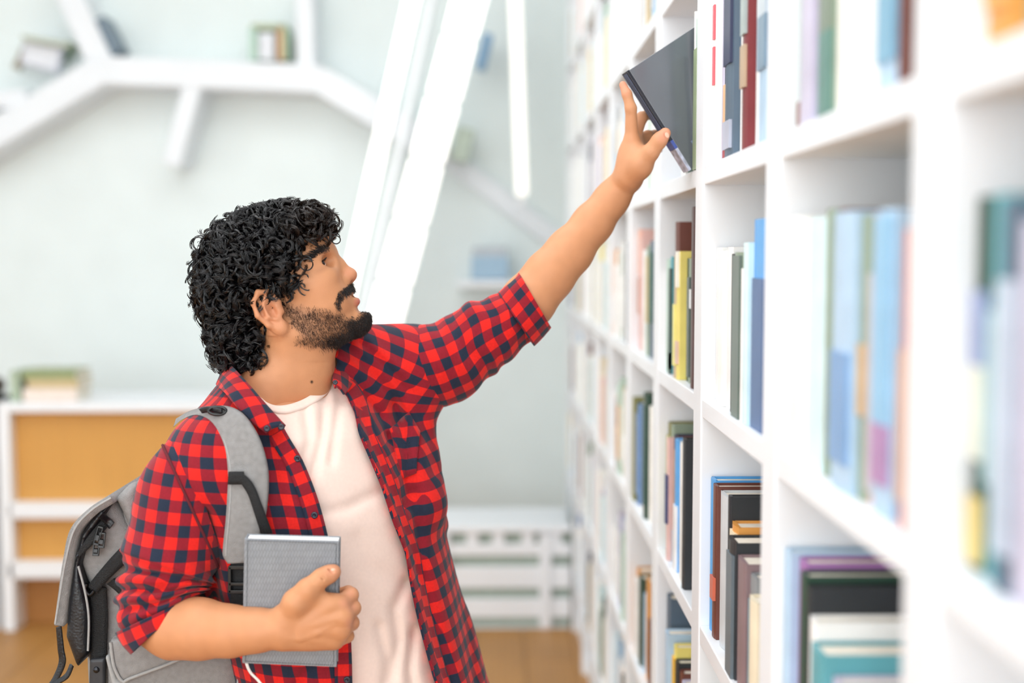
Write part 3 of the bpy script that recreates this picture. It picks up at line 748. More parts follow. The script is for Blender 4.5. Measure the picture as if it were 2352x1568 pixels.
# ---- materials
SKIN = np.array(lin('#c98d64')[:3]); 
M_skin = mat('skin', '#c98d64', 0.48, 0.03, 60, 0.12, 900, sss=0.0, attr='col', spec=0.35)
def plaid_mat():
    m = mat('red_navy_check_flannel', '#c02020', 0.85, 0.05, 300, 0.25, 1500, sheen=0.15, spec=0.2)
    nt = m.node_tree; N = nt.nodes; K = nt.links
    at = N.new('ShaderNodeAttribute'); at.attribute_name = 'pl'
    sx = N.new('ShaderNodeSeparateXYZ'); K.new(at.outputs['Vector'], sx.inputs[0])
    st = []
    for i in (0, 1):
        dv = N.new('ShaderNodeMath'); dv.operation = 'DIVIDE'; dv.inputs[1].default_value = 0.0345; K.new(sx.outputs[i], dv.inputs[0])
        fr = N.new('ShaderNodeMath'); fr.operation = 'FRACT'; K.new(dv.outputs[0], fr.inputs[0])
        pp = N.new('ShaderNodeMath'); pp.operation = 'PINGPONG'; pp.inputs[1].default_value = 0.5; K.new(fr.outputs[0], pp.inputs[0])
        mr = N.new('ShaderNodeMapRange'); mr.inputs['From Min'].default_value = 0.238; mr.inputs['From Max'].default_value = 0.262; K.new(pp.outputs[0], mr.inputs[0])
        st.append(mr)
    a = N.new('ShaderNodeMix'); a.data_type = 'RGBA'; a.inputs['A'].default_value = lin('#20293b'); a.inputs['B'].default_value = lin('#881826'); K.new(st[0].outputs[0], a.inputs['Factor'])
    b = N.new('ShaderNodeMix'); b.data_type = 'RGBA'; b.inputs['A'].default_value = lin('#881826'); b.inputs['B'].default_value = lin('#dd221b'); K.new(st[0].outputs[0], b.inputs['Factor'])
    c = N.new('ShaderNodeMix'); c.data_type = 'RGBA'; K.new(st[1].outputs[0], c.inputs['Factor']); K.new(a.outputs['Result'], c.inputs['A']); K.new(b.outputs['Result'], c.inputs['B'])
    mx = [n for n in N if n.type == 'MIX' and n.blend_type == 'MULTIPLY'][0]; K.new(c.outputs['Result'], mx.inputs['A'])
    return m
M_plaid = plaid_mat()
M_tee = mat('pale_pink_jersey', '#f6dccf', 0.9, 0.015, 200, 0.15, 1800, sheen=0.1, spec=0.2)
M_button = mat('navy_button', '#232634', 0.35, 0.05)
M_thread = mat('dark_seam', '#5a1420', 0.9, 0.1, 400)

# ------------------------------------------------------------------ head and neck
HP = math.radians(24); HY = math.radians(3)
H0 = P(632, 715, 2.0)
HA = np.array([math.cos(HP) * math.cos(HY), math.cos(HP) * math.sin(HY), math.sin(HP)])       # forward
HL = np.array([math.sin(HY), -math.cos(HY), 0])                                                   # lateral, towards the camera
HB = np.cross(HA, HL); HB = HB if HB[2] > 0 else -HB                                              # up
HAX = np.stack([HA, HB, HL])
def hp(a, b, l=0.0): return H0 + HA * a + HB * b + HL * l
hf = Field(np.array([-.58, 1.84, 1.26]), np.array([-.19, 2.17, 1.72]), .0019)
E = lambda a, b, l, r, k=.012, op='+': hf.ell(hp(a, b, l), r, HAX, k, op)
E(.026, .050, 0, (.093, .082, .073), .02)
E(.083, .062, 0, (.040, .046, .054), .03)
E(.070, .000, 0, (.050, .070, .056), .03)
E(.060, -.040, 0, (.056, .034, .047), .03)
E(.093, -.022, 0, (.028, .036, .036), .02)
for s in (-1, 1):
    E(.084, .014, s * .044, (.030, .020, .019), .02)
    E(.075, -.020, s * .040, (.035, .030, .018), .02)
    hf.chain([(hp(.018, -.042, s * .054), .014), (hp(.045, -.058, s * .047), .013), (hp(.085, -.067, s * .030), .013), (hp(.106, -.068, s * .010), .015)], .02)
    hf.cone(hp(.1135, .052, s * .010), hp(.094, .054, s * .042), .0085, .0085, .012)
E(.1125, -.066, 0, (.0185, .0165, .022), .014)
# nose
hf.chain([(hp(.1095, .044), .0080), (hp(.1215, .026), .0085), (hp(.1290, .0060), .0105)], .009)
E(.1300, .0040, 0, (.0118, .0105, .0120), .008)
for s in (-1, 1):
    E(.117, -.001, s * .0135, (.0125, .0090, .0075), .006)
    E(.1255, -.0068, s * .0075, (.006, .0035, .0038), .003, '-')
    E(.098, .004, s * .030, (.004, .024, .004), .012, '-')       # fold beside the nose
# mouth: lips with a smile-parted gap
for k_ in range(-4, 5):
    t = k_ / 4.0; a_up = .1165 - .013 * t * t; a_lo = .1205 - .016 * t * t
    hf.cone(hp(a_up, -.0195 - .003 * t * t, t * .023), hp(a_up, -.0195 - .003 * t * t, t * .023 + .004), .0052 - .002 * t * t, .0052 - .002 * t * t, .006)
    hf.cone(hp(a_lo, -.0400 + .009 * t * t, t * .021), hp(a_lo, -.0400 + .009 * t * t, t * .021 + .004), .0072 - .003 * t * t, .0072 - .003 * t * t, .006)
for k_ in range(-6, 7):
    t = k_ / 6.0
    E(.120 - .016 * t * t, -.0285 + .0022 * t * t, t * .0225, (.015, .0052 - .0030 * t * t, .005), .0015, '-')
E(.1265, -.052, 0, (.008, .006, .020), .010, '-')
# eyes: sockets, lids
EYE = (.0940, .0370, .0320)
for s in (-1, 1):
    E(.1130, .0380, s * .0345, (.0125, .0100, .0150), .012, '-')
    hf.ell(hp(EYE[0], EYE[1], s * EYE[2]), (.0134, .0134, .0134), HAX, .006)
    E(.1015, .0366, s * .0375, (.0155, .0058, .0155), .0012, '-')
    hf.ell(hp(EYE[0], EYE[1], s * EYE[2]), (.0121, .0121, .0121), HAX, .001, '-')
    hf.chain([(hp(.1055, .0425, s * .022), .002), (hp(.1045, .0428, s * .034), .0022), (hp(.094, .0400, s * .0455), .0018)], .003)
# ears
for s in (-1, 1):
    lt = lambda l: s * l; e_ = .012
    hp0 = hp; hp = lambda a, b, l=0.0: hp0(a + e_, b, l)
    pts = [(.006, -.004, .0725), (.008, .012, .075), (.002, .030, .081), (-.012, .036, .086), (-.025, .024, .088), (-.027, .004, .087), (-.019, -.016, .083), (-.009, -.027, .078)]
    hf.chain([(hp(a, b, lt(l)), .0042) for a, b, l in pts], .004)
    E = lambda a, b, l, r, k=.012, op='+': hf.ell(hp(a, b, l), r, HAX, k, op)
    E(-.010, .004, lt(.0775), (.017, .030, .0045), .004)
    E(-.004, -.026, lt(.0765), (.0085, .0095, .0045), .006)
    hf.chain([(hp(-.004, -.012, lt(.080)), .003), (hp(-.014, -.004, lt(.0835)), .0032), (hp(-.015, .014, lt(.0835)), .003), (hp(-.006, .024, lt(.081)), .003)], .004)
    E(-.004, .002, lt(.0825), (.0065, .0105, .007), .004, '-')
    E(-.019, .012, lt(.0875), (.004, .014, .004), .003, '-')
    hf.cone(hp(.005, -.004, lt(.0755)), hp(.003, .004, lt(.0765)), .0040, .0036, .004)
    hp = hp0
# neck, throat, nape and the top of the chest
hf.chain([(P(668, 772, 2.0), .060), (P(662, 840, 2.005), .0605), (P(650, 905, 2.025), .062), (P(655, 960, 2.05), .075)], .03)
hf.cone(P(722, 800, 1.985), P(712, 885, 1.985), .026, .024, .03)
hf.cone(P(640, 760, 1.945), P(698, 875, 1.968), .012, .010, .02)
hf.cone(P(735, 835, 1.98), P(735, 850, 1.98), .012, .012, .012)
hf.cone(P(595, 905, 1.985), P(575, 955, 1.965), .045, .040, .05)
hf.cone(P(720, 880, 2.07), P(800, 850, 2.1), .05, .05, .05)
Vh, Fh = hf.mesh(2)
# local head coordinates of vertices for colouring
q = Vh - H0; ha, hb, hl = q @ HA, q @ HB, np.abs(q @ HL)
def inpoly2(a, b, poly): return polysd(a * 1000, b * 1000, [(u * 1000, v * 1000) for u, v in poly]) / 1000
BEARD = [(.022, .035), (.030, .030), (.034, -.004), (.058, -.020), (.082, -.033), (.096, -.043), (.100, -.058), (.114, -.063), (.128, -.059), (.145, -.054), (.145, -.095), (.10, -.095), (.05, -.085), (.020, -.058), (.020, -.010)]
MOUST = [(.129, -.0085), (.135, -.017), (.122, -.0205), (.110, -.0235), (.103, -.029), (.0995, -.037), (.0955, -.037), (.0965, -.027), (.107, -.0135)]
sb_ = inpoly2(ha, hb, BEARD); sm_ = inpoly2(ha, hb, MOUST)
nz = vnoise(Vh, 3, 90)
beard = np.clip(.5 - sb_ / .012 + .25 * nz, 0, 1) * np.clip((.0715 - hl) / .003, 0, 1)
front = np.clip((ha - .085) / .03, 0, 1) * np.clip((-.050 - hb) / .012, 0, 1)
under = np.clip((-hb - .066) / .012, 0, 1) * np.clip((ha - .05) / .03, 0, 1)
dens = np.clip(beard * (.50 + .4 * np.maximum(front, under)), 0, .92)
must = np.clip(.5 - sm_ / .003, 0, 1) * .85
lipm = np.clip(1 - np.sqrt(((ha - .122) / .014)**2 + ((hb + .0390) / .009)**2 + (hl / .026)**2) * .9, 0, 1) * (hb < -.0285)
lipu = np.clip(1 - np.sqrt(((ha - .119) / .010)**2 + ((hb + .0205) / .0045)**2 + (hl / .022)**2) * .9, 0, 1)
col = np.tile(SKIN, (len(Vh), 1))
pink = np.array(lin('#d98a72')[:3]); dk = np.array(lin('#2c1a12')[:3]); lipc = np.array(lin('#c2685e')[:3]); warm = np.array(lin('#b87a50')[:3])
mixc = lambda c, t, w: c * (1 - w[:, None]) + t * w[:, None]
col = mixc(col, pink, np.clip(1 - np.sqrt(((ha - .128) / .022)**2 + ((hb - .004) / .02)**2 + (hl / .022)**2), 0, 1) * .8)
col = mixc(col, np.array(lin('#d89a76')[:3]), np.clip(1 - np.sqrt(((ha - .085) / .03)**2 + ((hb - .008) / .022)**2 + ((hl - .05) / .03)**2), 0, 1) * .5)
eard = np.sqrt(((ha - .004) / .03)**2 + ((hb - .002) / .04)**2); col = mixc(col, np.array(lin('#d08a68')[:3]), np.clip(1.3 - eard, 0, 1) * (hl > .068) * .6)
col = mixc(col, np.array(lin('#a06a4c')[:3]), np.clip(1 - np.sqrt(((ha - .1) / .016)**2 + ((hb - .029) / .007)**2), 0, 1) * .5 * (hl > .015))
col = mixc(col, lipc, np.clip(np.maximum(lipm, lipu) * 1.6, 0, 1))
col = mixc(col, dk, np.maximum(dens * .74, must * .8))
mole = P(716, 877, 1.94); px_, py_ = proj(Vh); col = mixc(col, dk, np.clip(1.6 - np.hypot(px_ - 716, py_ - 877) / 3.0, 0, 1) * (Vh[:, 1] < 2.0))
BODY = [(Vh, Fh, col)]

# ------------------------------------------------------------------ forearms and hands
def S(v): return v
# raised arm (his left)
af = Field(P(1120, 760, 2.02) - .10, P(1560, 190, 2.12) + np.array([.03, .15, .04]), .0018)
af.D[:] = .12
px = lambda x, y, Y: P(x, y, Y + .085 * np.clip((x - 1230) / 190, 0, 1))
af.chain([(px(1150, 765, 2.112), .042), (px(1213, 692, 2.11), .0425), (px(1262, 632, 2.105), .0395), (px(1308, 578, 2.10), .0365), (px(1362, 512, 2.09), .0315), (px(1404, 458, 2.08), .0268), (px(1432, 420, 2.07), .0245)], .02)
W_ = px(1432, 420, 2.07)
mc = {'i': (1451, 320, 2.038, .0125), 'm': (1457, 314, 2.056, .0125), 'r': (1464, 322, 2.074, .0118), 'p': (1470, 338, 2.090, .0105)}
for k_, (x, y, Y, r) in mc.items():
    af.cone(px(1436 + (x - 1451) * .6, 410, 2.06 + (Y - 2.06) * .5), px(x, y, Y), .0175, r, .012)
af.ell(px(1452, 372, 2.058), (.022, .034, .036), None, .02)
fing = {'i': [(1451, 320, 2.038, .0118), (1449, 249, 2.026, .0092), (1440, 216, 2.026, .0080), (1431, 195, 2.030, .0064)],
        'm': [(1457, 314, 2.056, .0115), (1474, 270, 2.066, .0095), (1490, 262, 2.088, .0085), (1502, 268, 2.098, .007)],
        'r': [(1464, 322, 2.074, .0110), (1488, 312, 2.090, .0090), (1504, 310, 2.106, .0080), (1516, 318, 2.110, .0068)],
        'p': [(1470, 338, 2.090, .0095), (1490, 340, 2.106, .0078), (1504, 338, 2.118, .007), (1514, 344, 2.120, .006)]}
for k_, ch in fing.items():
    af.chain([(px(x, y, Y), r) for x, y, Y, r in ch], .005)
af.chain([(px(1448, 404, 2.045), .020), (px(1470, 378, 2.026), .018), (px(1494, 350, 2.010), .0128), (px(1514, 323, 2.002), .0112), (px(1528, 306, 2.003), .0092)], .010)
af.ell(px(1468, 372, 2.03), (.020, .018, .026), None, .015)      # ball of the thumb
af.cone(px(1463, 355, 2.03), px(1480, 352, 2.03), .010, .007, .012)        # web
# nail bed of the thumb, knuckle lines of the index finger
af.ell(px(1532, 309, 1.9925), (.0052, .0022, .0066), None, .0015, '-')
for (x, y) in ((1449, 252), (1450, 303), (1438, 217)):
    af.cone(px(x - 4, y, 2.014), px(x + 12, y - 2, 2.016), .0012, .0012, .002, '-')
Va, Fa = af.mesh(2)
ca = np.tile(SKIN, (len(Va), 1)); pxa, pya = proj(Va)
ca = mixc(ca, np.array(lin('#d29a74')[:3]), np.clip((420 - pya) / 60, 0, 1) * .5)
tipc = np.array(lin('#e0977c')[:3])
for x, y, r in ((1430, 197, 26), (1529, 308, 24)): ca = mixc(ca, tipc, np.clip(1.2 - np.hypot(pxa - x, pya - y) / r, 0, 1) * .8)
BODY.append((Va, Fa, ca)); px_h = px; px = lambda x, y, Y: P(x, y, Y)
# bent arm (his right)
bf = Field(P(285, 1520, 1.84) - np.array([.03, .14, .03]), P(830, 1290, 1.86) + np.array([.02, .02, .02]), .0018)
bf.chain([(px(350, 1428, 1.84), .036), (px(400, 1440, 1.825), .0425), (px(460, 1444, 1.805), .0405), (px(530, 1449, 1.785), .0335), (px(590, 1447, 1.772), .0275), (px(640, 1443, 1.765), .0255)], .02)
mc = [(779, 1388, 1.768, .0135), (788, 1417, 1.7645, .0138), (784, 1446, 1.768, .0128), (769, 1471, 1.774, .0118)]
for i, (x, y, Y, r) in enumerate(mc):
    bf.cone(px(655, 1424 + i * 12, 1.766), px(x, y, Y), .0200, r, .012)
    bf.ell(px(x - 2, y, Y - .003), (r * .95, r, r * .9), None, .006)
for i, (x, y, Y, r) in enumerate(mc):        # tendons and a vein
    bf.cone(px(690, 1432 + i * 9, 1.7485), px(x - 12, y, Y - .0115), .0030, .0036, .006)
bf.chain([(px(640, 1462, 1.744), .0022), (px(690, 1466, 1.7475), .0024), (px(730, 1452, 1.749), .0022), (px(765, 1432, 1.752), .002)], .004)
bf.ell(px(716, 1432, 1.772), (.045, .018, .030), None, .02)
fing = [[(779, 1388, 1.768, .0128), (806, 1366, 1.790, .0108), (800, 1360, 1.818, .0095), (778, 1362, 1.826, .008)],
        [(788, 1417, 1.7645, .0130), (811, 1396, 1.788, .0110), (804, 1392, 1.820, .0095), (776, 1394, 1.828, .008)],
        [(784, 1446, 1.768, .0122), (808, 1430, 1.790, .0105), (802, 1426, 1.820, .009), (776, 1428, 1.828, .008)],
        [(769, 1471, 1.774, .0112), (798, 1460, 1.794, .0092), (794, 1456, 1.820, .008), (772, 1456, 1.826, .007)]]
for ch in fing:
    bf.chain([(px(x, y, Y), r) for x, y, Y, r in ch], .004)
bf.chain([(px(662, 1412, 1.760), .0185), (px(680, 1382, 1.752), .0175), (px(706, 1353, 1.751), .0138), (px(738, 1327, 1.757), .0118), (px(758, 1317, 1.764), .0106), (px(768, 1312, 1.768), .0088)], .010)
bf.ell(px(704, 1356, 1.747), (.013, .010, .013), None, .006)
bf.cone(px(720, 1372, 1.760), px(752, 1380, 1.762), .010, .010, .016)         # web between thumb and hand
bf.ell(px(762, 1309, 1.7545), (.0062, .0022, .0048), None, .0015, '-')      # thumb nail bed
for (x, y) in ((742, 1318), (736, 1322)): bf.cone(px(x - 6, y - 4, 1.7455), px(x + 5, y + 8, 1.7455), .0011, .0011, .002, '-')
Vb, Fb = bf.mesh(2)
cb = np.tile(SKIN, (len(Vb), 1)); pxb, pyb = proj(Vb)
cb = mixc(cb, np.array(lin('#c98258')[:3]), np.clip((1480 - np.abs(pyb - 1450) - 1420) / 60, 0, 1) * .15)
for x, y, r in ((766, 1312, 24), (806, 1364, 18), (810, 1394, 18), (807, 1430, 18), (790, 1385, 14)): cb = mixc(cb, tipc, np.clip(1.2 - np.hypot(pxb - x, pyb - y) / r, 0, 1) * .45)
BODY.append((Vb, Fb, cb))
# covered trunk, upper arms and legs, carried down to the floor
tf = Field(np.array([-.75, 1.70, -.01]), np.array([.12, 2.36, 1.42]), .012)
d, *_ = torso_field(tf, TOR); tf.D = np.minimum(tf.D, d + .014)
HIPZ = .90; hip = P(826, 1600, YT)
TAX = np.array([LV, FV, [0, 0, 1.0]]); tf.ell((hip[0], hip[1], .84), (.145, .10, .12), TAX, .05)
tf.chain([(P(565, 980, 1.975), .040), (P(485, 1055, 1.905), .040), (P(395, 1200, 1.865), .034), (P(352, 1400, 1.845), .032)], .03)
tf.chain([(P(720, 880, 2.07), .045), (P(880, 870, 2.135), .052), (P(1060, 800, 2.125), .044), (P(1150, 760, 2.115), .04)], .03)
feet = []
for s in (-1, 1):
    h_ = np.array([hip[0], hip[1], .86]) + LV * s * .085
    kn = np.array([hip[0] - .01, hip[1], .48]) + LV * s * .10 + FV * .02; an = np.array([hip[0] - .01, hip[1], .085]) + LV * s * .12
    tf.chain([(h_, .075), (kn, .052), (an, .036)], .03); tf.cone(an - [0, 0, .04], an + FV * .13 - [0, 0, .05], .034, .026, .02); feet.append((h_, kn, an))
Vt, Ft = tf.mesh(2); BODY.append((Vt, Ft, np.tile(SKIN, (len(Vt), 1))))
n0 = 0; VV, FF, CC = [], [], []
for v, f_, c_ in BODY: VV.append(v); FF.append(f_ + n0); CC.append(c_); n0 += len(v)
body = mesh('body', np.concatenate(VV), np.concatenate(FF), M_skin, person, col=np.concatenate(CC))
# nails
M_nail = mat('finger_nail', '#e8b8a0', 0.25, 0.02)
def nail(c, r, ax=None):
    f = Field(np.asarray(c) - .012, np.asarray(c) + .012, .0009); f.ell(c, r, ax, .001); V, Fc = f.mesh(1); mesh('finger_nail', V, Fc, M_nail, person)
def rot_y(a): c, s = math.cos(a), math.sin(a); return np.array([[c, 0, s], [0, 1, 0], [-s, 0, c]])
nail(px_h(1531, 310, 1.9955), (.0042, .0018, .0062), rot_y(.55))
nail(px(763, 1309, 1.7585), (.0064, .0022, .0040), rot_y(-.35))

# eyes
M_eye = mat('eye_white', '#e9e0d8', 0.12, 0.02, 100); M_iris = mat('brown_iris', '#2a170d', 0.08, 0.1, 800)
for s in (-1, 1):
    c_ = hp(EYE[0], EYE[1], s * EYE[2]); f = Field(c_ - .016, c_ + .016, .001); f.ell(c_, (.0123,) * 3, None, .001); V, Fc = f.mesh(1)
    ey = mesh('eye', V, Fc, M_eye, person)
    g = hp(EYE[0] + .0078, EYE[1] + .0014, s * (EYE[2] + .0040)); f = Field(g - .012, g + .012, .0007); f.ell(g, (.0046, .0058, .0058), HAX, .001); V, Fc = f.mesh(1)
    mesh('iris', V, Fc, M_iris, ey)
# teeth
tp = []
for k_ in range(-5, 6):
    t = k_ / 5.0; tp.append((hp(.1115 - .012 * t * t, -.0255 - .001 * t * t, t * .021), .0046))
f = Field(hp(.11, -.025) - .035, hp(.11, -.025) + .035, .0011); f.chain(tp, .0015); V, Fc = f.mesh(1)
mesh('teeth', V, Fc, mat('teeth_enamel', '#f2ece2', .2, .02), person)

# ------------------------------------------------------------------ clothing
# t-shirt
sf = Field(np.array([-.60, 1.70, .66]), np.array([.03, 2.33, 1.47]), .0048)
d, l_, fr_, w_, dd_ = torso_field(sf, TOR); sf.D = d
sf.chain([(P(640, 905, 2.02), .058), (P(560, 985, 1.96), .045), (P(495, 1055, 1.91), .045)], .04)
sf.chain([(P(690, 890, 2.05), .060), (P(790, 870, 2.09), .058), (P(880, 870, 2.13), .058)], .04)
creases(sf, [([(700, 940), (712, 1010), (690, 1080)], .006, 12), ([(745, 910), (742, 990), (726, 1060), (700, 1130)], .007, 12), ([(780, 920), (768, 1000), (760, 1060)], .005, 11),
             ([(740, 1178), (800, 1165), (880, 1125)], .005, 14), ([(930, 1340), (905, 1400), (915, 1470), (900, 1560)], .008, 14), ([(870, 1440), (890, 1520), (880, 1600)], .006, 12), ([(950, 1450), (940, 1540), (955, 1620)], .008, 13),
             ([(820, 1240), (850, 1300), (900, 1330)], .003, 22)])
NECK = [(600, 912), (617, 928), (636, 934), (662, 932), (692, 922), (722, 905), (744, 886), (757, 868), (770, 845), (770, 600), (480, 600), (520, 860)]
pxs, pys = sf.pix(); nd = polysd(pxs, pys, NECK) / 1450
sf.D = np.maximum(sf.D, -nd.astype(np.float32))
Vs, Fs = sf.mesh(4)
tee = mesh('t_shirt', Vs, Fs, M_tee, person); T_tee = bvh(Vs, Fs)
rp = [(606, 920), (617, 929), (636, 935), (662, 933), (692, 923), (722, 906), (744, 887), (756, 868)]
eL, eR = [], []
for i, (x, y) in enumerate(rp):
    a = math.radians(250 + i * 10); Y = hit([T_tee], x + 6, y + 12, 1.93) - .0015
    eL.append(P(x - 1, y - 3, Y + .006)); eR.append(P(x + 5 + i * .6, y + 15, Y))
V, Fc = strap(eL, eR, 60, .004); mesh('neck_rib', V, Fc, M_tee, tee)

# checked shirt: body with both shoulder caps, cut open down the front
gf = Field(np.array([-.64, 1.66, .74]), np.array([.10, 2.36, 1.56]), .0045)
d, l_, fr_, w_, dd_ = torso_field(gf, SHI); gf.D = d
gf.chain([(P(640, 898, 2.02), .060), (P(568, 972, 1.965), .054), (P(492, 1050, 1.90), .056), (P(486, 1086, 1.892), .055), (P(500, 1130, 1.90), .050), (P(515, 1220, 1.91), .045), (P(522, 1310, 1.92), .042)], .05)
gf.chain([(P(940, 880, 2.12), .058), (P(938, 965, 2.095), .036), (P(950, 1060, 2.07), .034), (P(972, 1150, 2.05), .036)], .04)
gf.chain([(P(690, 862, 2.05), .058), (P(790, 850, 2.09), .064), (P(892, 856, 2.13), .068), (P(965, 838, 2.128), .064)], .05)
OPEN_L = [(540, 850), (575, 895), (610, 935), (652, 982), (668, 1012), (692, 1052), (713, 1100), (731, 1150), (745, 1200), (765, 1280), (788, 1380), (803, 1450), (808, 1568), (810, 1900)]
OPEN_R = [(1080, 1900), (999, 1568), (988, 1532), (960, 1426), (941, 1337), (929, 1268), (902, 1199), (876, 1120), (850, 1057), (824, 995), (813, 945), (795, 908), (768, 885), (770, 845), (765, 800)]
pxg, pyg = gf.pix(); od = polysd(pxg, pyg, OPEN_L + OPEN_R + [(760, 560), (480, 560), (505, 800)])
x, y, z = gf.full()
frontness = (x - P(700, 1100, YT)[0]) * FV[0] + (y - YT) * FV[1] - np.clip((z - 1.33) / .06, 0, 1) * -.30
od = np.maximum(od / 1450, -frontness - .0)
gf.D = np.maximum(gf.D, -od.astype(np.float32))
creases(gf, [([(905, 930), (925, 985), (935, 1060), (930, 1160)], .010, 14), ([(960, 950), (985, 1010), (1000, 1085)], .006, 14), ([(950, 1130), (965, 1300), (1000, 1450), (1035, 1568)], .010, 16),
             ([(890, 1000), (915, 1080)], .006, 12), ([(800, 800), (850, 850), (900, 905), (925, 960)], .007, 12), ([(830, 790), (880, 830), (940, 900)], .006, 11), ([(780, 830), (830, 890), (870, 950), (890, 1010)], .006, 11),
             ([(835, 960), (870, 1040), (905, 1130), (935, 1220), (965, 1330)], .006, 10), ([(860, 800), (920, 850)], -.004, 12), ([(1030, 1230), (1060, 1390), (1090, 1568)], .006, 16),
             ([(470, 1180), (490, 1290), (500, 1420)], .014, 14), ([(640, 1080), (660, 1200), (655, 1330)], .005, 16), ([(600, 1330), (650, 1400), (700, 1420)], .006, 18), ([(690, 1560), (735, 1500)], .006, 14)])
Vg, Fg = gf.mesh(4)
# drop stray inner pieces: keep it all, it is one cloth
shirt = mesh('plaid_shirt', Vg, Fg, M_plaid, person, uv=torso_uv(Vg, SHI)); T_sh = bvh(Vg, Fg)

def ridged(p): return 1 - np.abs(p)
S5 = .5
def dispR(s, th):
    q = np.stack(np.broadcast_arrays(s * 9.0 + .5 * np.cos(th) + .35 * np.sin(th * 2), np.cos(th) * 1.3, np.sin(th) * 1.3), -1)
    amp = np.clip((s - S5) / .04, 0, 1) * np.clip((1.0 - s) / .08, 0, 1)
    roll = .0065 * np.clip((s - S5 + .16) / .14, 0, 1) * np.clip((S5 - s) / .012, 0, 1) - .0035 * amp
    fold = np.sin(s * 66 + 1.0 * np.cos(th + .6) + 2.4 * vnoise(q, 5, .8))
    fold = np.sign(fold) * np.abs(fold)**.8
    return amp * (.0085 * fold * (.55 + .75 * vnoise(q, 8, 1.0)) + .003 * vnoise(q, 2, 2)) + .002 * vnoise(q, 9, .7) + roll
RS = [(414, 992, 512, 1285, 1.880, .058), (370, 1030, 500, 1302, 1.868, .0645), (326, 1085, 494, 1312, 1.862, .066), (306, 1150, 488, 1320, 1.858, .066), (299, 1215, 486, 1328, 1.854, .065),
      (288, 1275, 486, 1336, 1.851, .064), (276, 1335, 484, 1346, 1.848, .063), (267, 1385, 472, 1356, 1.845, .061), (273, 1430, 458, 1364, 1.842, .058), (290, 1470, 444, 1372, 1.838, .054), (308, 1492, 438, 1374, 1.835, .051)]
_c = np.array([((r[0] + r[2]) / 2, (r[1] + r[3]) / 2) for r in RS]); _c = np.concatenate([[0], np.cumsum(np.linalg.norm(np.diff(_c, axis=0), axis=1))]); S5 = _c[5] / _c[-1]
V, Fc, uv = ladder(RS, 110, 72, dispR, cap=False, Rm=.062, ref=.45)
SLV = V.reshape(110, 72, 3); iref = int(S5 * 109)
aD = P(382, 1330, 1.855) - P(404, 1080, 1.855); aD /= np.linalg.norm(aD); aP = np.cross(aD, [0, 1, 0]); aP /= np.linalg.norm(aP); aP = aP if aP[0] > 0 else -aP
q_ = SLV - P(388, 1250, 1.855); dd_r = q_ @ aP; vv_r = q_ @ aD; camside = (np.arange(72) > 18) & (np.arange(72) < 54)
R_ = .070; th_r = -math.pi / 2 + np.linspace(0, 2 * math.pi, 72)
ua = R_ * np.arcsin(np.clip(dd_r / R_, -.985, .985)); ua = np.where((np.sin(th_r) >= 0)[None], ua, np.where((np.cos(th_r) > 0)[None], math.pi * R_ - ua, -math.pi * R_ - ua))
dl = np.concatenate([np.zeros((1, 72)), np.cumsum(np.linalg.norm(np.diff(SLV, axis=0), axis=2), 0)])
ii = np.arange(110)[:, None]; uu = np.where(ii < iref, ua, ua[iref][None]); vv = np.where(ii < iref, vv_r, vv_r[iref][None] + dl - dl[iref][None])
uv = np.stack([uu, -vv], -1).reshape(-1, 2)
sl_r = mesh('sleeve', V, Fc, M_plaid, shirt, uv=uv, solid=.002); T_slr = bvh(V, Fc)
def band(rows, n, m, name, parent, grow, uvshift=(0, 0), Rm=.06):
    V, Fc, uv = ladder(rows, n, m, lambda s, th: grow + 0 * s * th + .0012 * np.sin(5 * th + 3 * s), cap=False, Rm=Rm)
    return mesh(name, V, Fc, M_plaid, parent, uv=uv + np.array(uvshift), solid=.003)
band([(279, 1446, 452, 1366, 1.841, .057), (293, 1472, 444, 1370, 1.838, .0545), (310, 1494, 438, 1374, 1.835, .052)], 10, 60, 'rolled_cuff', shirt, .0035, (.01, .004))
def dispL(s, th):
    q = np.stack(np.broadcast_arrays(s * 6.0, np.cos(th) * 1.2, np.sin(th) * 1.2), -1)
    amp = np.clip((s - .1) / .3, 0, 1)
    return amp * (.0045 * np.sin(s * 34 + 1.2 * np.cos(th) + 2.0 * vnoise(q, 4, .9)) * (.5 + .8 * vnoise(q, 6, 1.0))) + .003 * vnoise(q, 7, 1.0)
LS = [(845, 772, 965, 955, 2.125, .060), (884, 766, 986, 940, 2.125, .066), (925, 757, 1012, 935, 2.122, .067), (975, 746, 1050, 922, 2.12, .066), (1020, 732, 1096, 892, 2.118, .064), (1050, 712, 1130, 856, 2.116, .060), (1085, 690, 1160, 838, 2.114, .058),
      (1140, 680, 1200, 796, 2.112, .054), (1168, 655, 1228, 776, 2.11, .052), (1194, 632, 1260, 744, 2.108, .049)]
V, Fc, uv = ladder(LS, 100, 72, dispL, cap=False, Rm=.062, ref=.3)
sl_l = mesh('sleeve', V, Fc, M_plaid, shirt, uv=uv + np.array([.006, .01]), solid=.002); T_sll = bvh(V, Fc); SLL = V.reshape(100, 72, 3)
band([(1148, 678, 1222, 788, 2.111, .053), (1172, 653, 1240, 770, 2.1095, .051), (1195, 631, 1262, 746, 2.108, .0495)], 12, 60, 'rolled_cuff', shirt, .004, (.012, .006))
# armhole seams
def seam(ring, off, name='armhole_seam', r=.0022):
    C = ring.mean(0); Q = C + (ring - C) * (1 + off)
    Q = np.concatenate([Q, Q[1:2]])
    V, Fc = tubes(Q[None], np.full((1, len(Q)), r), 6); mesh(name, V, Fc, M_thread, shirt)
seam(SLV[12], .02); seam(SLL[10], .02)

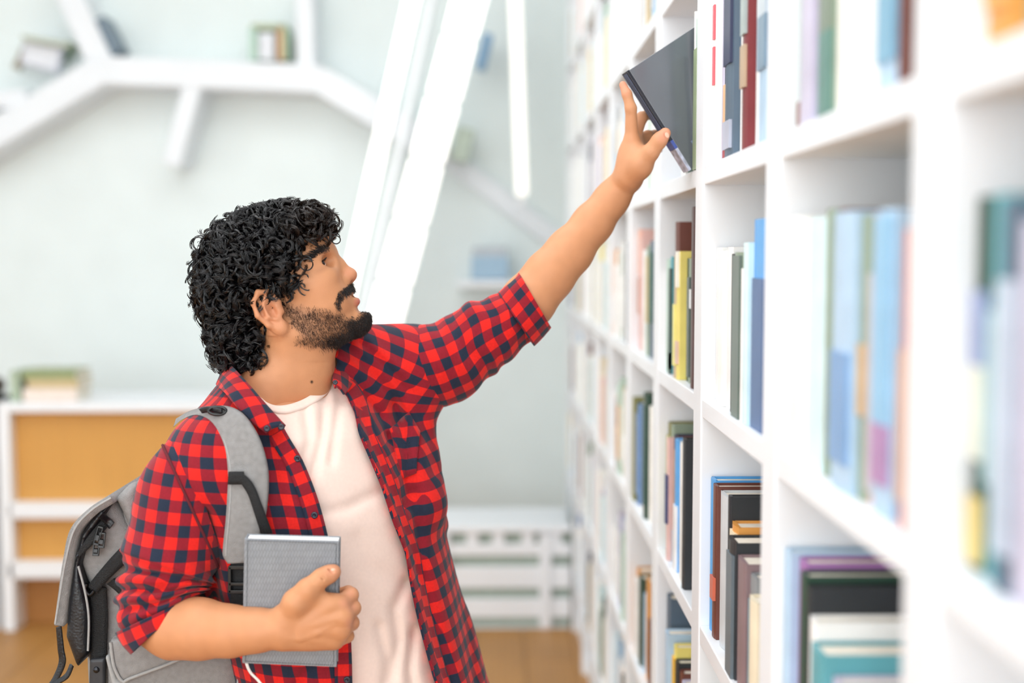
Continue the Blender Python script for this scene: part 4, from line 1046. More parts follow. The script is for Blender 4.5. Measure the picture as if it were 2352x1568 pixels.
ALLSH = [T_sh, T_slr, T_sll]
def edge_strip(pts, wpx, side, name, m=M_plaid, off=.0025, th=.003, n=120, uvk=True):
    """band laid on the shirt along a traced edge, wpx wide to the given side (-1 left, +1 right)"""
    A = crom(np.array([(x, y, 0.0) for x, y in pts]), n)[:, :2]
    T = np.gradient(A, axis=0); T /= np.linalg.norm(T, axis=1)[:, None]; Nn = np.stack([-T[:, 1], T[:, 0]], 1)
    Nn *= np.sign(Nn[:, :1]) * side
    m_ = 7; G = []
    for i in range(n):
        row = []
        for j in range(m_):
            x, y = A[i] + Nn[i] * wpx * j / (m_ - 1)
            row.append((x, y, hit(ALLSH, A[i][0] + Nn[i][0] * (4 + (wpx - 4) * j / (m_ - 1)), y, np.nan)))
        G.append(row)
    G = np.array(G); Yg = G[..., 2]
    for j in range(m_):
        bad = np.isnan(Yg[:, j]); 
        if bad.any() and (~bad).any(): Yg[bad, j] = np.interp(np.where(bad)[0], np.where(~bad)[0], Yg[~bad, j])
    # reject outliers (gaps in the cloth) and smooth along the edge
    med = np.array([np.nanmedian(Yg[max(0, i - 8):i + 9]) for i in range(n)])
    Yg = np.clip(Yg, med[:, None] - .02, med[:, None] + .02)
    for _ in range(6):
        Yg[1:-1] = (Yg[:-2] + 2 * Yg[1:-1] + Yg[2:]) / 4
    V = P(G[..., 0], G[..., 1], Yg - off); bk = V + np.array([0, th, 0])
    Vv = np.concatenate([V, bk[:, ::-1]], 1); Vf = Vv.reshape(-1, 3)
    s = np.concatenate([[0], np.cumsum(np.linalg.norm(np.diff(V[:, 3], axis=0), axis=1))])
    u = np.linspace(0, wpx / 1480, m_); u = np.concatenate([u, u[::-1]])
    uv = np.stack(np.broadcast_arrays(u[None] + .004, s[:, None] + .008), -1).reshape(-1, 2)
    return mesh(name, Vf, gridfaces(n, 2 * m_, True), m, shirt, uv=uv)
edge_strip([(652, 984), (668, 1012), (692, 1052), (713, 1100), (731, 1150), (745, 1200), (757, 1250)], 40, -1, 'placket')
edge_strip([(806, 1470), (808, 1520), (809, 1568), (811, 1640)], 40, -1, 'placket', n=40)
edge_strip([(778, 893), (797, 908), (814, 945), (824, 995), (850, 1057), (876, 1120), (902, 1199), (929, 1268), (941, 1337), (960, 1426), (988, 1532), (999, 1568), (1025, 1640)], 34, 1, 'placket', n=160)
def button(x, y, r=8.5):
    Y = hit(ALLSH, x, y, 1.87) - .0045; c = P(x, y, Y); rr = r / F * Y
    f = Field(c - .016, c + .016, .0009)
    f.ell(c, (rr, .0022, rr), None, .001); f.ell(c - [0, .0028, 0], (rr * .62, .0022, rr * .62), None, .001, '-')
    for sx, sz in ((-1, -1), (1, -1), (-1, 1), (1, 1)):
        q = c + np.array([sx, 0, sz]) * rr * .22; f.cone(q - [0, .01, 0], q + [0, .01, 0], rr * .11, rr * .11, .0003, '-')
    V, Fc = f.mesh(0); mesh('button', V, Fc, M_button, shirt)
for x, y in ((683, 1053), (722, 1183), (797, 1561)): button(x, y)

# collar
def collar(fold, edge, stand, n=90):
    A = crom(np.array([P(*p) for p in fold]), n); B = crom(np.array([P(*p) for p in edge]), n); C = crom(np.array([P(*p) for p in stand]), n)
    rows = []
    for f in np.linspace(0, 1, 10): rows.append(C * (1 - f) + A * f + (np.array([0, -.0, .0])))
    for f in np.linspace(.1, 1, 12):
        bul = math.sin(f * math.pi) * .006
        rows.append(A * (1 - f) + B * f + np.array([0, -bul, bul * .6]))
    G = np.stack(rows, 1); m = G.shape[1]
    s = np.concatenate([[0], np.cumsum(np.linalg.norm(np.diff(A, axis=0), axis=1))])
    w = np.concatenate([np.zeros((n, 1)), np.cumsum(np.linalg.norm(np.diff(G, axis=1), axis=2), 1)], 1)
    uv = np.stack([w + .008, np.broadcast_to(s[:, None], w.shape)], -1).reshape(-1, 2)
    return mesh('collar', G.reshape(-1, 3), gridfaces(n, m, False), M_plaid, shirt, uv=uv, solid=.003)
Yc = lambda x, y, o=.012: hit(ALLSH, x, y, 1.9) - o
collar(fold=[(655, 978, 1.862), (618, 938, 1.868), (578, 892, 1.885), (545, 855, 1.915), (528, 836, 1.965), (535, 826, 2.03), (580, 812, 2.10), (660, 800, 2.125), (735, 792, 2.11), (772, 796, 2.075), (770, 830, 2.03), (766, 862, 1.99), (772, 886, 1.965)],
       edge=[(612, 994, 1.852), (578, 968, 1.858), (545, 935, 1.870), (520, 905, 1.895), (505, 890, 1.945), (500, 880, 2.02), (540, 870, 2.12), (660, 850, 2.18), (770, 835, 2.16), (815, 825, 2.11), (822, 852, 2.06), (806, 884, 2.01), (790, 906, 1.972)],
       stand=[(650, 985, 1.872), (625, 955, 1.890), (592, 915, 1.91), (562, 880, 1.94), (548, 862, 1.985), (555, 850, 2.04), (590, 845, 2.085), (660, 835, 2.105), (725, 830, 2.09), (758, 828, 2.06), (762, 850, 2.02), (764, 870, 1.99), (770, 892, 1.97)])
def free_button(x, y, Y, r=8):
    c = P(x, y, Y); rr = r / F * Y
    f = Field(c - .016, c + .016, .0009); f.ell(c, (rr, .0022, rr), None, .001); f.ell(c - [0, .0028, 0], (rr * .6, .0022, rr * .6), None, .001, '-')
    V, Fc = f.mesh(0); mesh('button', V, Fc, M_button, shirt)
free_button(613, 984, 1.848); free_button(646, 980, 1.855); free_button(770, 878, 1.955, 6)
# chest pocket on his left front
pk = [(896, 984), (940, 946), (964, 990), (956, 1085), (925, 1098)]
def patch(poly, name, off=.003, th=.004):
    xs = np.array(poly, float); c = xs.mean(0); n = 16; V = []
    k = len(poly); rings = [0.0, .35, .7, 1.0]; out = []
    per = crom(np.array([(x, y, 0) for x, y in poly + [poly[0]]]), 48)[:-1, :2] if False else np.concatenate([np.linspace(poly[i], poly[(i + 1) % k], 12, endpoint=False) for i in range(k)])
    Vv = []; m = len(per)
    for r in rings:
        for q in c + (per - c) * r: Vv.append(P(q[0], q[1], hit([T_sh], q[0], q[1], np.nan)))
    Vv = np.array(Vv); Yv = Vv[:, 1]; bad = np.isnan(Yv)
    V = Vv - np.array([0, off, 0]); ok = ~bad
    if bad.any(): V[bad] = V[ok].mean(0)
    Fc = gridfaces(len(rings), m, True)
    return mesh(name, V, Fc, M_plaid, shirt, uv=torso_uv(V, SHI) @ np.array([[.9, .35], [-.35, .9]]) + .009, solid=th)
patch(pk, 'chest_pocket')

# jeans and shoes (below the picture)
jf = Field(np.array([-.62, 1.66, .03]), np.array([.14, 2.38, 1.02]), .010)
jf.ell((hip[0], hip[1], .84), (.158, .112, .14), TAX, .05)
for h_, kn, an in feet: jf.chain([(h_, .090), (kn, .068), (an, .056)], .03)
x, y, z = jf.full(); jf.D = np.maximum(jf.D, np.maximum(z - .89, .07 - z) + 0 * jf.D)
V, Fc = jf.mesh(2); mesh('jeans', V, Fc, mat('dark_denim', '#27344c', .85, .08, 120, .3, 900), person)
M_shoe = mat('white_leather_shoe', '#e4e2de', .45, .04); M_sole = mat('rubber_sole', '#f2f0ec', .7, .03)
for h_, kn, an in feet:
    b = np.array([an[0], an[1], .055]); f = Field(b - [.2, .2, .06], b + [.2, .2, .14], .006)
    f.cone(b - FV * .04 + [0, 0, .01], b + FV * .14, .043, .036, .03); f.cone(b - FV * .02 + [0, 0, .02], b - FV * .02 + [0, 0, .06], .045, .042, .03)
    x, y, z = f.full(); f.D = np.maximum(f.D, .026 - z + 0 * f.D); V, Fc = f.mesh(2); sh_ = mesh('shoe', V, Fc, M_shoe, person)
    f = Field(b - [.2, .2, .06], b + [.2, .2, .1], .006); f.cone(b - FV * .04, b + FV * .14, .048, .042, .03)
    x, y, z = f.full(); f.D = np.maximum(f.D, np.maximum(z - .032, .009 - z) + 0 * f.D); V, Fc = f.mesh(2); mesh('sole', V, Fc, M_sole, sh_)

# ------------------------------------------------------------------ hair: dark core, thousands of curls, beard, brows
M_hair = mat('black_hair', '#0c0a0a', 0.24, 0.2, 60, spec=0.7, attr='col')
cf = Field(np.array([-.62, 1.80, 1.36]), np.array([-.20, 2.20, 1.74]), .004)
def Ep(x, y, Y, r, k=.03): cf.ell(P(x, y, Y), r, None, k)
Ep(612, 600, 2.0, (.080, .083, .073), .03)
Ep(556, 655, 2.0, (.056, .076, .068), .03)
Ep(562, 768, 2.0, (.040, .062, .050), .03)
Ep(692, 518, 2.0, (.040, .058, .022), .03)
Ep(600, 800, 2.01, (.026, .060, .030), .03)
FACE = [(692, 700), (694, 655), (690, 628), (696, 604), (694, 574), (706, 552), (735, 540), (790, 535), (900, 600), (900, 820), (760, 860), (640, 850), (630, 800), (622, 770), (605, 748), (590, 722), (596, 700), (640, 694)]
pxc, pyc = cf.pix(); fd = polysd(pxc, pyc, FACE) / 1450
cf.D = -smin(-cf.D, fd.astype(np.float32), .012)
Vc, Fcc = cf.mesh(2)
hair = mesh('hair', Vc, Fcc, mat('hair_core', '#070606', 0.6, .1), person)
tri = np.concatenate([Fcc[:, :3], Fcc[:, [0, 2, 3]]])
def sample(V, T, n, w=None):
    a, b, c = V[T[:, 0]], V[T[:, 1]], V[T[:, 2]]
    cr = np.cross(b - a, c - a); ar = np.linalg.norm(cr, axis=1); nrm = cr / (ar[:, None] + 1e-12)
    p = ar if w is None else ar * w; i = rng.choice(len(T), n, p=p / p.sum())
    u, v = rng.random(n), rng.random(n); m = u + v > 1; u[m], v[m] = 1 - u[m], 1 - v[m]
    return a[i] + (b - a)[i] * u[:, None] + (c - a)[i] * v[:, None], nrm[i], i
HC = P(600, 640, 2.0)
pts, nrm, _ = sample(Vc, tri, 2600)
flip = ((pts - HC) * nrm).sum(1) < -.02
cpx, cpy = proj(pts)
keep = (polysd(cpx, cpy, FACE) > 17) | (nrm[:, 1] > .3)
keep &= nrm[:, 1] < .75                      # the far side of the head needs fewer curls
keep |= (rng.random(len(pts)) < .3) & (polysd(cpx, cpy, FACE) > 4)
pts, nrm = pts[keep], nrm[keep]; N = len(pts)
NS, K = 9, 24
down = np.array([0, 0, -1.0])
tan = rng.normal(size=(N, 3)); tan -= (tan * nrm).sum(1)[:, None] * nrm; tan /= np.linalg.norm(tan, axis=1)[:, None]
dt = down - (nrm @ down)[:, None] * nrm; ax = tan * .9 + dt * .8 + nrm * .35; ax /= np.linalg.norm(ax, axis=1)[:, None]
e1 = np.cross(ax, nrm); e1 /= np.linalg.norm(e1, axis=1)[:, None] + 1e-9; e2 = np.cross(ax, e1)
turns = rng.uniform(1.0, 2.2, N); R = rng.uniform(.0065, .0125, N); Ln = rng.uniform(.010, .026, N); ph = rng.uniform(0, 6.28, N)
hand = np.where(rng.random(N) < .5, -1, 1)
t = np.linspace(0, 1, K)
paths = []; rad = []; cols = []
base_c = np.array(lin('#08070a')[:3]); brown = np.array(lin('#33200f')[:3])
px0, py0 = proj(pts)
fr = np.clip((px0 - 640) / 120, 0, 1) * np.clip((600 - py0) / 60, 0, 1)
for s in range(NS):
    jr = R * (1 + rng.normal(0, .10, N)); jp = ph + rng.normal(0, .16, N); jo = rng.normal(0, .0011, (N, 3))
    ang = jp[:, None] + hand[:, None] * turns[:, None] * 2 * math.pi * t[None]
    grow = np.clip(t[None] * 2.2, .15, 1)
    C = (pts - nrm * .004)[:, None] + (nrm * .010)[:, None] * np.sqrt(t)[None, :, None] + (ax * Ln[:, None])[:, None] * t[None, :, None] + jo[:, None] * t[None, :, None] + down * .004 * (t**2)[None, :, None]
    p = C + (e1[:, None] * np.cos(ang)[..., None] + e2[:, None] * np.sin(ang)[..., None]) * (jr[:, None] * grow)[..., None]
    paths.append(p); rad.append(np.tile((.00072 * (1 - .55 * t**3))[None], (N, 1)) * rng.uniform(.7, 1.2, (N, 1)))
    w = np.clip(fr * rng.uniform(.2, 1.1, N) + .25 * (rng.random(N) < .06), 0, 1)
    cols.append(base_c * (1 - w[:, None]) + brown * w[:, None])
paths = np.concatenate(paths); rad = np.concatenate(rad); cols = np.concatenate(cols)
# loose stray ringlets around the outline and on the temple
V, Fc = tubes(paths, rad, 3)
cv = np.repeat(cols, K * 3, axis=0)
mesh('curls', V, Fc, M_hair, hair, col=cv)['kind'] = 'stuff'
stray = []
for (x, y, Y, r, tn, dx, dy) in [(458, 555, 1.99, .0105, 1.6, -4, 6), (446, 640, 1.98, .010, 1.5, -4, 8), (452, 668, 1.96, .009, 1.3, -6, 4), (478, 770, 1.97, .009, 1.2, -10, 3), (496, 785, 1.97, .009, 1.0, -8, 8),
                               (512, 812, 1.95, .008, 1.5, 4, 10), (516, 520, 1.99, .008, 1.0, -16, -4), (640, 470, 1.98, .009, 1.5, 8, -2), (694, 640, 1.925, .009, .8, 8, 14), (688, 662, 1.925, .008, .7, 14, 4), (770, 545, 1.97, .007, 1.4, 2, 8), (765, 520, 1.97, .009, 1.4, 3, 6), (700, 600, 1.925, .010, 1.5, 4, 10)]:
    for q in range(4):
        c0 = P(x, y, Y) + rng.normal(0, .0006, 3); tt = np.linspace(0, 1, 30); an = rng.uniform(0, .3) + tt * tn * 2 * math.pi
        stray.append(c0 + np.stack([np.cos(an) * r + dx * tt / 1450, np.sin(an * .5) * .004, np.sin(an) * r - dy * tt / 1450], 1))
V, Fc = tubes(np.array(stray), np.full((len(stray), 30), .00055), 3)
mesh('stray_curls', V, Fc, M_hair, hair, col=np.tile(base_c, (len(V), 1)))['kind'] = 'stuff'

# beard, moustache and eyebrow hairs grown on the face
triH = np.concatenate([Fh[:, :3], Fh[:, [0, 2, 3]]])
def grow(n, wv, length, dirf, rad0, name, colr, curl=.25):
    w = wv[triH].mean(1)
    p, nn, i = sample(Vh, triH, n, w + 1e-9)
    d = dirf(p, nn) + rng.normal(0, curl, (n, 3)); d /= np.linalg.norm(d, axis=1)[:, None]
    L = length * rng.uniform(.5, 1.2, n); tt = np.linspace(0, 1, 5)
    path = p[:, None] + d[:, None] * (L[:, None] * tt[None])[..., None] + (nn * (L * .25)[:, None])[:, None] * np.sin(tt * math.pi)[None, :, None] + rng.normal(0, .0004, (n, 1, 3)) * (tt**2)[None, :, None]
    r = np.tile((rad0 * (1 - .6 * tt))[None], (n, 1)); V, Fc = tubes(path, r, 3)
    o = mesh(name, V, Fc, M_hair, person, col=np.repeat(np.array(colr) * rng.uniform(.6, 1.6, (n, 1)), 15, axis=0)); o['kind'] = 'stuff'
bc = np.array(lin('#1c1210')[:3])
side = (q_ := (Vh - H0) @ HL)
vis = np.where(side > -.05, 1.0, .25)
grow(11000, np.clip(dens, 0, 1)**1.4 * vis, .0050, lambda p, n: n * .35 - HB * .75 - HA * .15, .00022, 'beard', np.array(lin('#2e1b12')[:3]), .32)
grow(3200, np.clip(beard * np.maximum(front, under), 0, 1) * vis, .0060, lambda p, n: n * .5 - HB * .7 - HA * .1, .00036, 'beard', bc * .7, .3)
grow(1500, must * vis, .0055, lambda p, n: n * .5 - HB * .7 - HA * .35, .00036, 'moustache', bc * .7, .2)
bx, bz = .0815, .0470; ex, ez = .1165, .0560
tq = np.clip(((ha - bx) * (ex - bx) + (hb - bz) * (ez - bz)) / ((ex - bx)**2 + (ez - bz)**2), 0, 1)
bd = np.hypot(ha - bx - tq * (ex - bx), hb - bz - tq * (ez - bz) - .003 * np.sin(tq * 3.14))
brow = np.clip(1.4 - bd / (.0025 + .0022 * tq), 0, 1) * (hl > .010) * (hl < .062)
grow(1400, brow * vis, .0075, lambda p, n: n * .25 - HA * .75 + HB * .45, .00034, 'eyebrow', bc * .6, .15)
# lashes
ls = []
for s in (-1, 1):
    for k_ in np.linspace(-1, 1, 26):
        c0 = hp(.1062 - .004 * k_ * k_ - .004 * max(k_, 0), .0408 - .0020 * k_ * k_, s * (.0335 + .0105 * k_)); tt = np.linspace(0, 1, 5)[:, None]
        ls.append(c0 + HA * .006 * tt + HB * .003 * tt**2 + HL * s * .0015 * k_ * tt)
V, Fc = tubes(np.array(ls), np.full((len(ls), 5), .00022), 3); mesh('eyelashes', V, Fc, M_hair, person, col=np.tile(bc * .4, (len(V), 1)))

# ================================================================== things held and worn
# grey notebook in the crook of the arm
nb = empty('notebook', P(668, 1376, 1.80)); tag(nb, 'grey textured notebook with stitched edges held against the body', 'notebook')
def nb_mat():
    m = mat('grey_woven_leatherette', '#8b9096', 0.55, 0.03, 90)
    nt = m.node_tree; N = nt.nodes; K = nt.links; tc = [n for n in N if n.type == 'TEX_COORD'][0]
    mp = N.new('ShaderNodeMapping'); mp.inputs['Rotation'].default_value = (0, .785, 0); mp.inputs['Scale'].default_value = (1.0, 1.0, .45)
    w = N.new('ShaderNodeTexBrick'); w.inputs['Scale'].default_value = 80; w.inputs['Mortar Size'].default_value = .03
    mp2 = N.new('ShaderNodeMapping'); mp2.inputs['Rotation'].default_value = (math.pi / 2, 0, 0)
    K.new(tc.outputs['Object'], mp.inputs[0]); K.new(mp.outputs[0], mp2.inputs[0]); K.new(mp2.outputs[0], w.inputs['Vector'])
    w.inputs['Color1'].default_value = (1.05, 1.05, 1.05, 1); w.inputs['Color2'].default_value = (.96, .96, .97, 1); w.inputs['Mortar'].default_value = (.8, .8, .8, 1)
    mx = [n for n in N if n.type == 'MIX' and n.blend_type == 'MULTIPLY'][0]; m2 = N.new('ShaderNodeMix'); m2.data_type = 'RGBA'; m2.blend_type = 'MULTIPLY'; m2.inputs['Factor'].default_value = 1
    K.new(mx.outputs['Result'], m2.inputs['A']); K.new(w.outputs['Color'], m2.inputs['B']); K.new(m2.outputs['Result'], N['Principled BSDF'].inputs['Base Color'])
    bp = N.new('ShaderNodeBump'); bp.inputs['Strength'].default_value = .6; bp.inputs['Distance'].default_value = .001; K.new(w.outputs['Fac'], bp.inputs['Height'])
    K.new(bp.outputs[0], N['Principled BSDF'].inputs['Normal']); return m
M_nb = nb_mat()
YN = 1.782
def quadslab(c4, t0, t1, name, material, parent, bevel=.0015, inset=0):
    """slab on four pixel corners (tl, tr, br, bl with depth), from t0 to t1 along its normal (away from the camera)"""
    C = np.array([P(*c) for c in c4]); n = np.cross(C[1] - C[0], C[3] - C[0]); n /= np.linalg.norm(n); n = n if n[1] > 0 else -n
    m = C.mean(0); C = C + (m - C) * inset
    V = np.concatenate([C + n * t0, C + n * t1]); Fc = [(3, 2, 1, 0), (4, 5, 6, 7), (0, 1, 5, 4), (1, 2, 6, 5), (2, 3, 7, 6), (3, 0, 4, 7)]
    return mesh(name, V, Fc, material, parent, smooth=False, bevel=bevel), C, n
NBC = [(561, 1236, YN - .012), (779, 1242, YN - .012), (773, 1532, YN + .010), (556, 1523, YN + .010)]
quadslab(NBC, 0, .0022, 'front_cover', M_nb, nb, .0012)
quadslab(NBC, .0185, .0207, 'back_cover', M_nb, nb, .0012)
tl, tr, br, bl = NBC
quadslab([tl, (568, 1236, YN - .012), (563, 1523, YN + .010), bl], .0005, .0202, 'spine', M_nb, nb, .002)
quadslab([(567, 1238.5, YN - .0118), (775.5, 1244.5, YN - .0118), (769.5, 1528, YN + .0098), (562, 1519, YN + .0098)], .0022, .0185, 'page_block', mat('white_pages', '#fbfbfa', .8, .03, 400), nb, 0)
st = []
def stitch(a, b, n):
    A, B = P(*a), P(*b)
    for i in range(n):
        p, q = A + (B - A) * (i + .15) / n, A + (B - A) * (i + .7) / n
        d = np.array([0, .0006, 0]); w = np.cross(B - A, [0, 1, 0]); w = w / np.linalg.norm(w) * .00045
        st.append(prism(p, q, w, d))
stitch((570, 1241, YN - .0122), (771, 1247, YN - .0122), 44); stitch((772, 1248, YN - .0122), (766, 1526, YN + .0095), 60); stitch((563, 1518, YN + .0092), (766, 1527, YN + .0095), 44); stitch((569, 1240, YN - .0122), (564, 1518, YN + .0092), 60)
V, Fc = merge(st); mesh('stitching', V, Fc, mat('grey_thread', '#5d6166', .9), nb, smooth=False)
rb = [P(565, 1520, YN + .022), P(570, 1535, YN + .018), P(578, 1548, YN + .012), P(592, 1562, YN + .01), P(606, 1580, YN + .01)]
V, Fc = strap([p - np.array([.002, 0, 0]) for p in rb], [p + np.array([.0022, 0, .001]) for p in rb], 30, .0008); mesh('ribbon', V, Fc, mat('white_ribbon', '#e9e6e0', .6), nb)

# dark book being pulled from the shelf
bk = empty('book', P(1500, 290, 2.06)); tag(bk, 'dark grey glossy book tilted in the raised hand, half pulled from the shelf', 'book')
A0 = P(1441, 164, 2.105); A1 = P(1583, 391, 2.118)          # spine edge of the front cover, head to foot
sd = A1 - A0; BL = np.linalg.norm(sd); sd /= BL
vd = ray(1510, 280); vd /= np.linalg.norm(vd)
inp = np.cross(sd, vd); inp /= np.linalg.norm(inp); inp = inp if inp[0] > 0 else -inp      # across the cover, away from the spine, facing the camera squarely
al = math.radians(24); wd = inp * math.cos(al) + vd * math.sin(al); wd -= sd * (wd @ sd); wd /= np.linalg.norm(wd)
tn = np.cross(wd, sd); tn = tn if tn[1] > 0 else -tn; TB = .024; BW = .155
def bkbox(s0, s1, w0, w1, t0, t1, name, material, parent=bk, bevel=.0008):
    V = [A0 + sd * s + wd * w + tn * t for t in (t0, t1) for (s, w) in ((s0, w0), (s1, w0), (s1, w1), (s0, w1))]
    return mesh(name, V, [(3, 2, 1, 0), (4, 5, 6, 7), (0, 1, 5, 4), (1, 2, 6, 5), (2, 3, 7, 6), (3, 0, 4, 7)], material, parent, smooth=False, bevel=bevel)
M_dark = mat('dark_grey_gloss_cover', '#62676f', 0.22, 0.06, 14, .02, 40, coat=.6)
M_dks = mat('black_blue_spine', '#20242e', 0.3, 0.1, 60)
bkbox(0, BL, .004, BW, 0, .0025, 'front_cover', M_dark)
bkbox(0, BL, .004, BW, TB - .0025, TB, 'back_cover', M_dark)
bkbox(-.001, BL * .70, -.001, .0045, .0, TB, 'spine', M_dks)
bkbox(BL * .70, BL * .78, -.0012, .0045, -.0002, TB, 'spine_band', mat('blue_band', '#4a5fae', .3), )
bkbox(BL * .78, BL + .001, -.001, .0045, 0, TB, 'spine_foot', mat('pale_print', '#b9bfd6', .35, .35, 120))
for t0 in (.2, .45, .7): bkbox(0.002, BL * .69, -.0022, -.0005, TB * t0, TB * (t0 + .10), 'spine_line', mat('slate_line', '#596278', .35), bevel=0)
bkbox(.004, BL - .004, .005, BW - .004, .0025, TB - .0025, 'page_block', M_page, bevel=0)
# a few flat pale tinted panels low on the glossy cover
M_tint = mat('pale_blue_tint', '#8f9dbb', .25, .25, 90, coat=.5); M_tint2 = mat('near_white_tint', '#dfe6f2', .25, .2, 120, coat=.5)
bkbox(BL * .80, BL * .985, .030, .080, -.0004, .0006, 'pale_panel', M_tint, bevel=0)
bkbox(BL * .72, BL * .795, .045, .082, -.0004, .0006, 'pale_panel', M_tint2, bevel=0)
bkbox(BL * .845, BL * .855, .032, .085, -.0007, .0006, 'pale_line', M_tint2, bevel=0)

# ------------------------------------------------------------------ backpack on the near shoulder
pack = empty('backpack', P(330, 1568, 2.02)); tag(pack, 'grey canvas backpack with black webbing and leather trim on the near shoulder', 'backpack')
M_can = mat('grey_canvas', '#8d8b8a', 0.9, 0.07, 140, .5, 900, spec=.2); M_can_d = mat('shaded_grey_canvas', '#7a7877', 0.9, 0.07, 140, .5, 900, spec=.2)
M_web = mat('black_webbing', '#141517', 0.75, 0.1, 300, .6, 700); M_lea = mat('black_leather', '#15171c', 0.38, 0.1, 90, .3, 300); M_pl = mat('black_plastic', '#0e0f11', 0.25, 0.05)
M_met = mat('dark_metal', '#3a3b3f', .3, .05, metal=1.0); M_edge = mat('light_grey_piping', '#9c9b9a', .85, .05, 200)
V, Fc = slab([(292, 1118), (330, 1112), (470, 1120), (560, 1300), (560, 1760), (300, 1790), (212, 1760), (196, 1560), (186, 1340), (205, 1230), (258, 1150)], 2.06, .135, .05, .005); mesh('main_bag', V, Fc, M_can, pack)
T_pk = bvh(V, Fc)
V, Fc = slab([(245, 1150), (262, 1146), (288, 1196), (302, 1216), (330, 1300), (262, 1340), (206, 1352), (176, 1290), (186, 1232)], 1.945, .030, .02, .004); mesh('side_gusset', V, Fc, M_can, pack); T_g = bvh(V, Fc)
V, Fc = slab([(262, 1146), (290, 1116), (312, 1112), (330, 1200), (300, 1230), (284, 1190)], 1.935, .03, .02, .004); mesh('top_panel', V, Fc, M_can, pack)
# front flap: light canvas lid curving down with leather lining
lidp = np.array([P(x, y, 1.895) for x, y in ((256, 1146), (209, 1177), (171, 1220), (156, 1283), (143, 1374), (135, 1437))])
V, Fc = strap(lidp, lidp + np.array([0, .24, 0]), 50, .014, 6)
mesh('lid_flap', V, Fc, M_can, pack)
cbp = [P(x, y, 1.888) for x, y in ((256, 1143), (210, 1172), (172, 1215), (152, 1284), (136, 1377), (127, 1432))]
V, Fc = cable(cbp, .0018, 60, 8); mesh('lid_piping', V, Fc, M_edge, pack)
V, Fc = slab([(258, 1152), (222, 1180), (186, 1226), (170, 1290), (157, 1378), (150, 1462), (176, 1534), (204, 1500), (206, 1400), (182, 1300), (200, 1236), (240, 1180)], 1.93, .035, .014, .0035); mesh('leather_lining', V, Fc, M_lea, pack); T_lea = bvh(V, Fc)
V, Fc = cable([P(x, y, 1.892) for x, y in ((180, 1300), (196, 1362), (204, 1420), (202, 1494))], .0018, 40, 6); mesh('lining_stitch', V, Fc, M_edge, pack)
PK = [T_pk, T_g, T_lea]
def onpk(pts, off): return [P(x, y, hit(PK, x, y, 1.93) - off) for x, y in pts]
def pxstrap(L, R, off, name, m, t=.003, n=40, trees=None, parent=pack):
    tr_ = PK if trees is None else trees
    f = lambda x, y: P(x, y, hit(tr_, x, y, 1.92) - off)
    Ys = [min(hit(tr_, *a, 1.92), hit(tr_, *b, 1.92)) - off for a, b in zip(L, R)]
    V, Fc = strap([P(a[0], a[1], Y) for a, Y in zip(L, Ys)], [P(b[0], b[1], Y) for b, Y in zip(R, Ys)], n, t); return mesh(name, V, Fc, m, parent)
pxstrap([(175, 1272), (205, 1228), (240, 1186)], [(178, 1284), (215, 1248), (258, 1196)], .003, 'zipper_tape', M_web, .003)
V, Fc = cable(onpk([(176, 1278), (210, 1238), (248, 1192)], .006), .0022, 40, 6); mesh('zipper_teeth', V, Fc, M_met, pack)
pxstrap([(224, 1188), (242, 1202), (252, 1214)], [(234, 1176), (250, 1188), (262, 1200)], .010, 'zip_end_tab', M_lea, .004)
def puller(x0, y0, x1, y1, w, name='zip_puller'):
    A, B = P(x0, y0, 1.900), P(x1, y1, 1.898); d = (B - A) / np.linalg.norm(B - A); wv = np.cross(d, [0, 1, 0]) * w
    V, Fc = merge([prism(A - wv, B - wv, wv * .25, [0, .002, 0]), prism(A + wv, B + wv, wv * .25, [0, .002, 0]), prism(A, A + d * .003, wv * 1.2, [0, .002, 0]), prism(B, B - d * .004, wv * 1.2, [0, .002, 0]), prism(A + (B - A) * .45, A + (B - A) * .75, wv * .8, [0, .003, 0])])
    mesh(name, V, Fc, M_pl, pack, smooth=False, bevel=.0006)
puller(232, 1208, 220, 1252, .0035); puller(236, 1222, 232, 1258, .004); puller(222, 1246, 220, 1276, .004)
# webbing
pxstrap([(201, 1345), (238, 1300), (272, 1262), (310, 1228)], [(222, 1362), (250, 1330), (286, 1296), (330, 1262)], .008, 'compression_strap', M_web, .004, trees=PK)
pxstrap([(208, 1338), (210, 1420), (208, 1500), (206, 1600)], [(244, 1350), (247, 1420), (244, 1500), (242, 1600)], .010, 'side_strap', M_web, .004, trees=[T_pk, T_g])
V, Fc = cable([P(x, y, 1.905) for x, y in ((200, 1340), (196, 1352), (206, 1366), (216, 1356))], .003, 30, 8); mesh('wire_ring', V, Fc, M_met, pack)
V, Fc = slab([(206, 1514), (240, 1512), (240, 1640), (206, 1640)], 1.900, .006, .004, .002); mesh('leather_tab', V, Fc, mat('worn_black_leather', '#2b2c30', .45, .08, 80), pack)
c_ = P(221, 1538, 1.893); f = Field(c_ - .012, c_ + .012, .0012); f.ell(c_, (.005, .003, .005), None, .001); V, Fc = f.mesh(1); mesh('snap_rivet', V, Fc, M_met, pack)
pxstrap([(246, 1340), (262, 1352), (275, 1364)], [(262, 1328), (276, 1342), (290, 1356)], .012, 'strap_end', M_web, .004, trees=[T_pk])
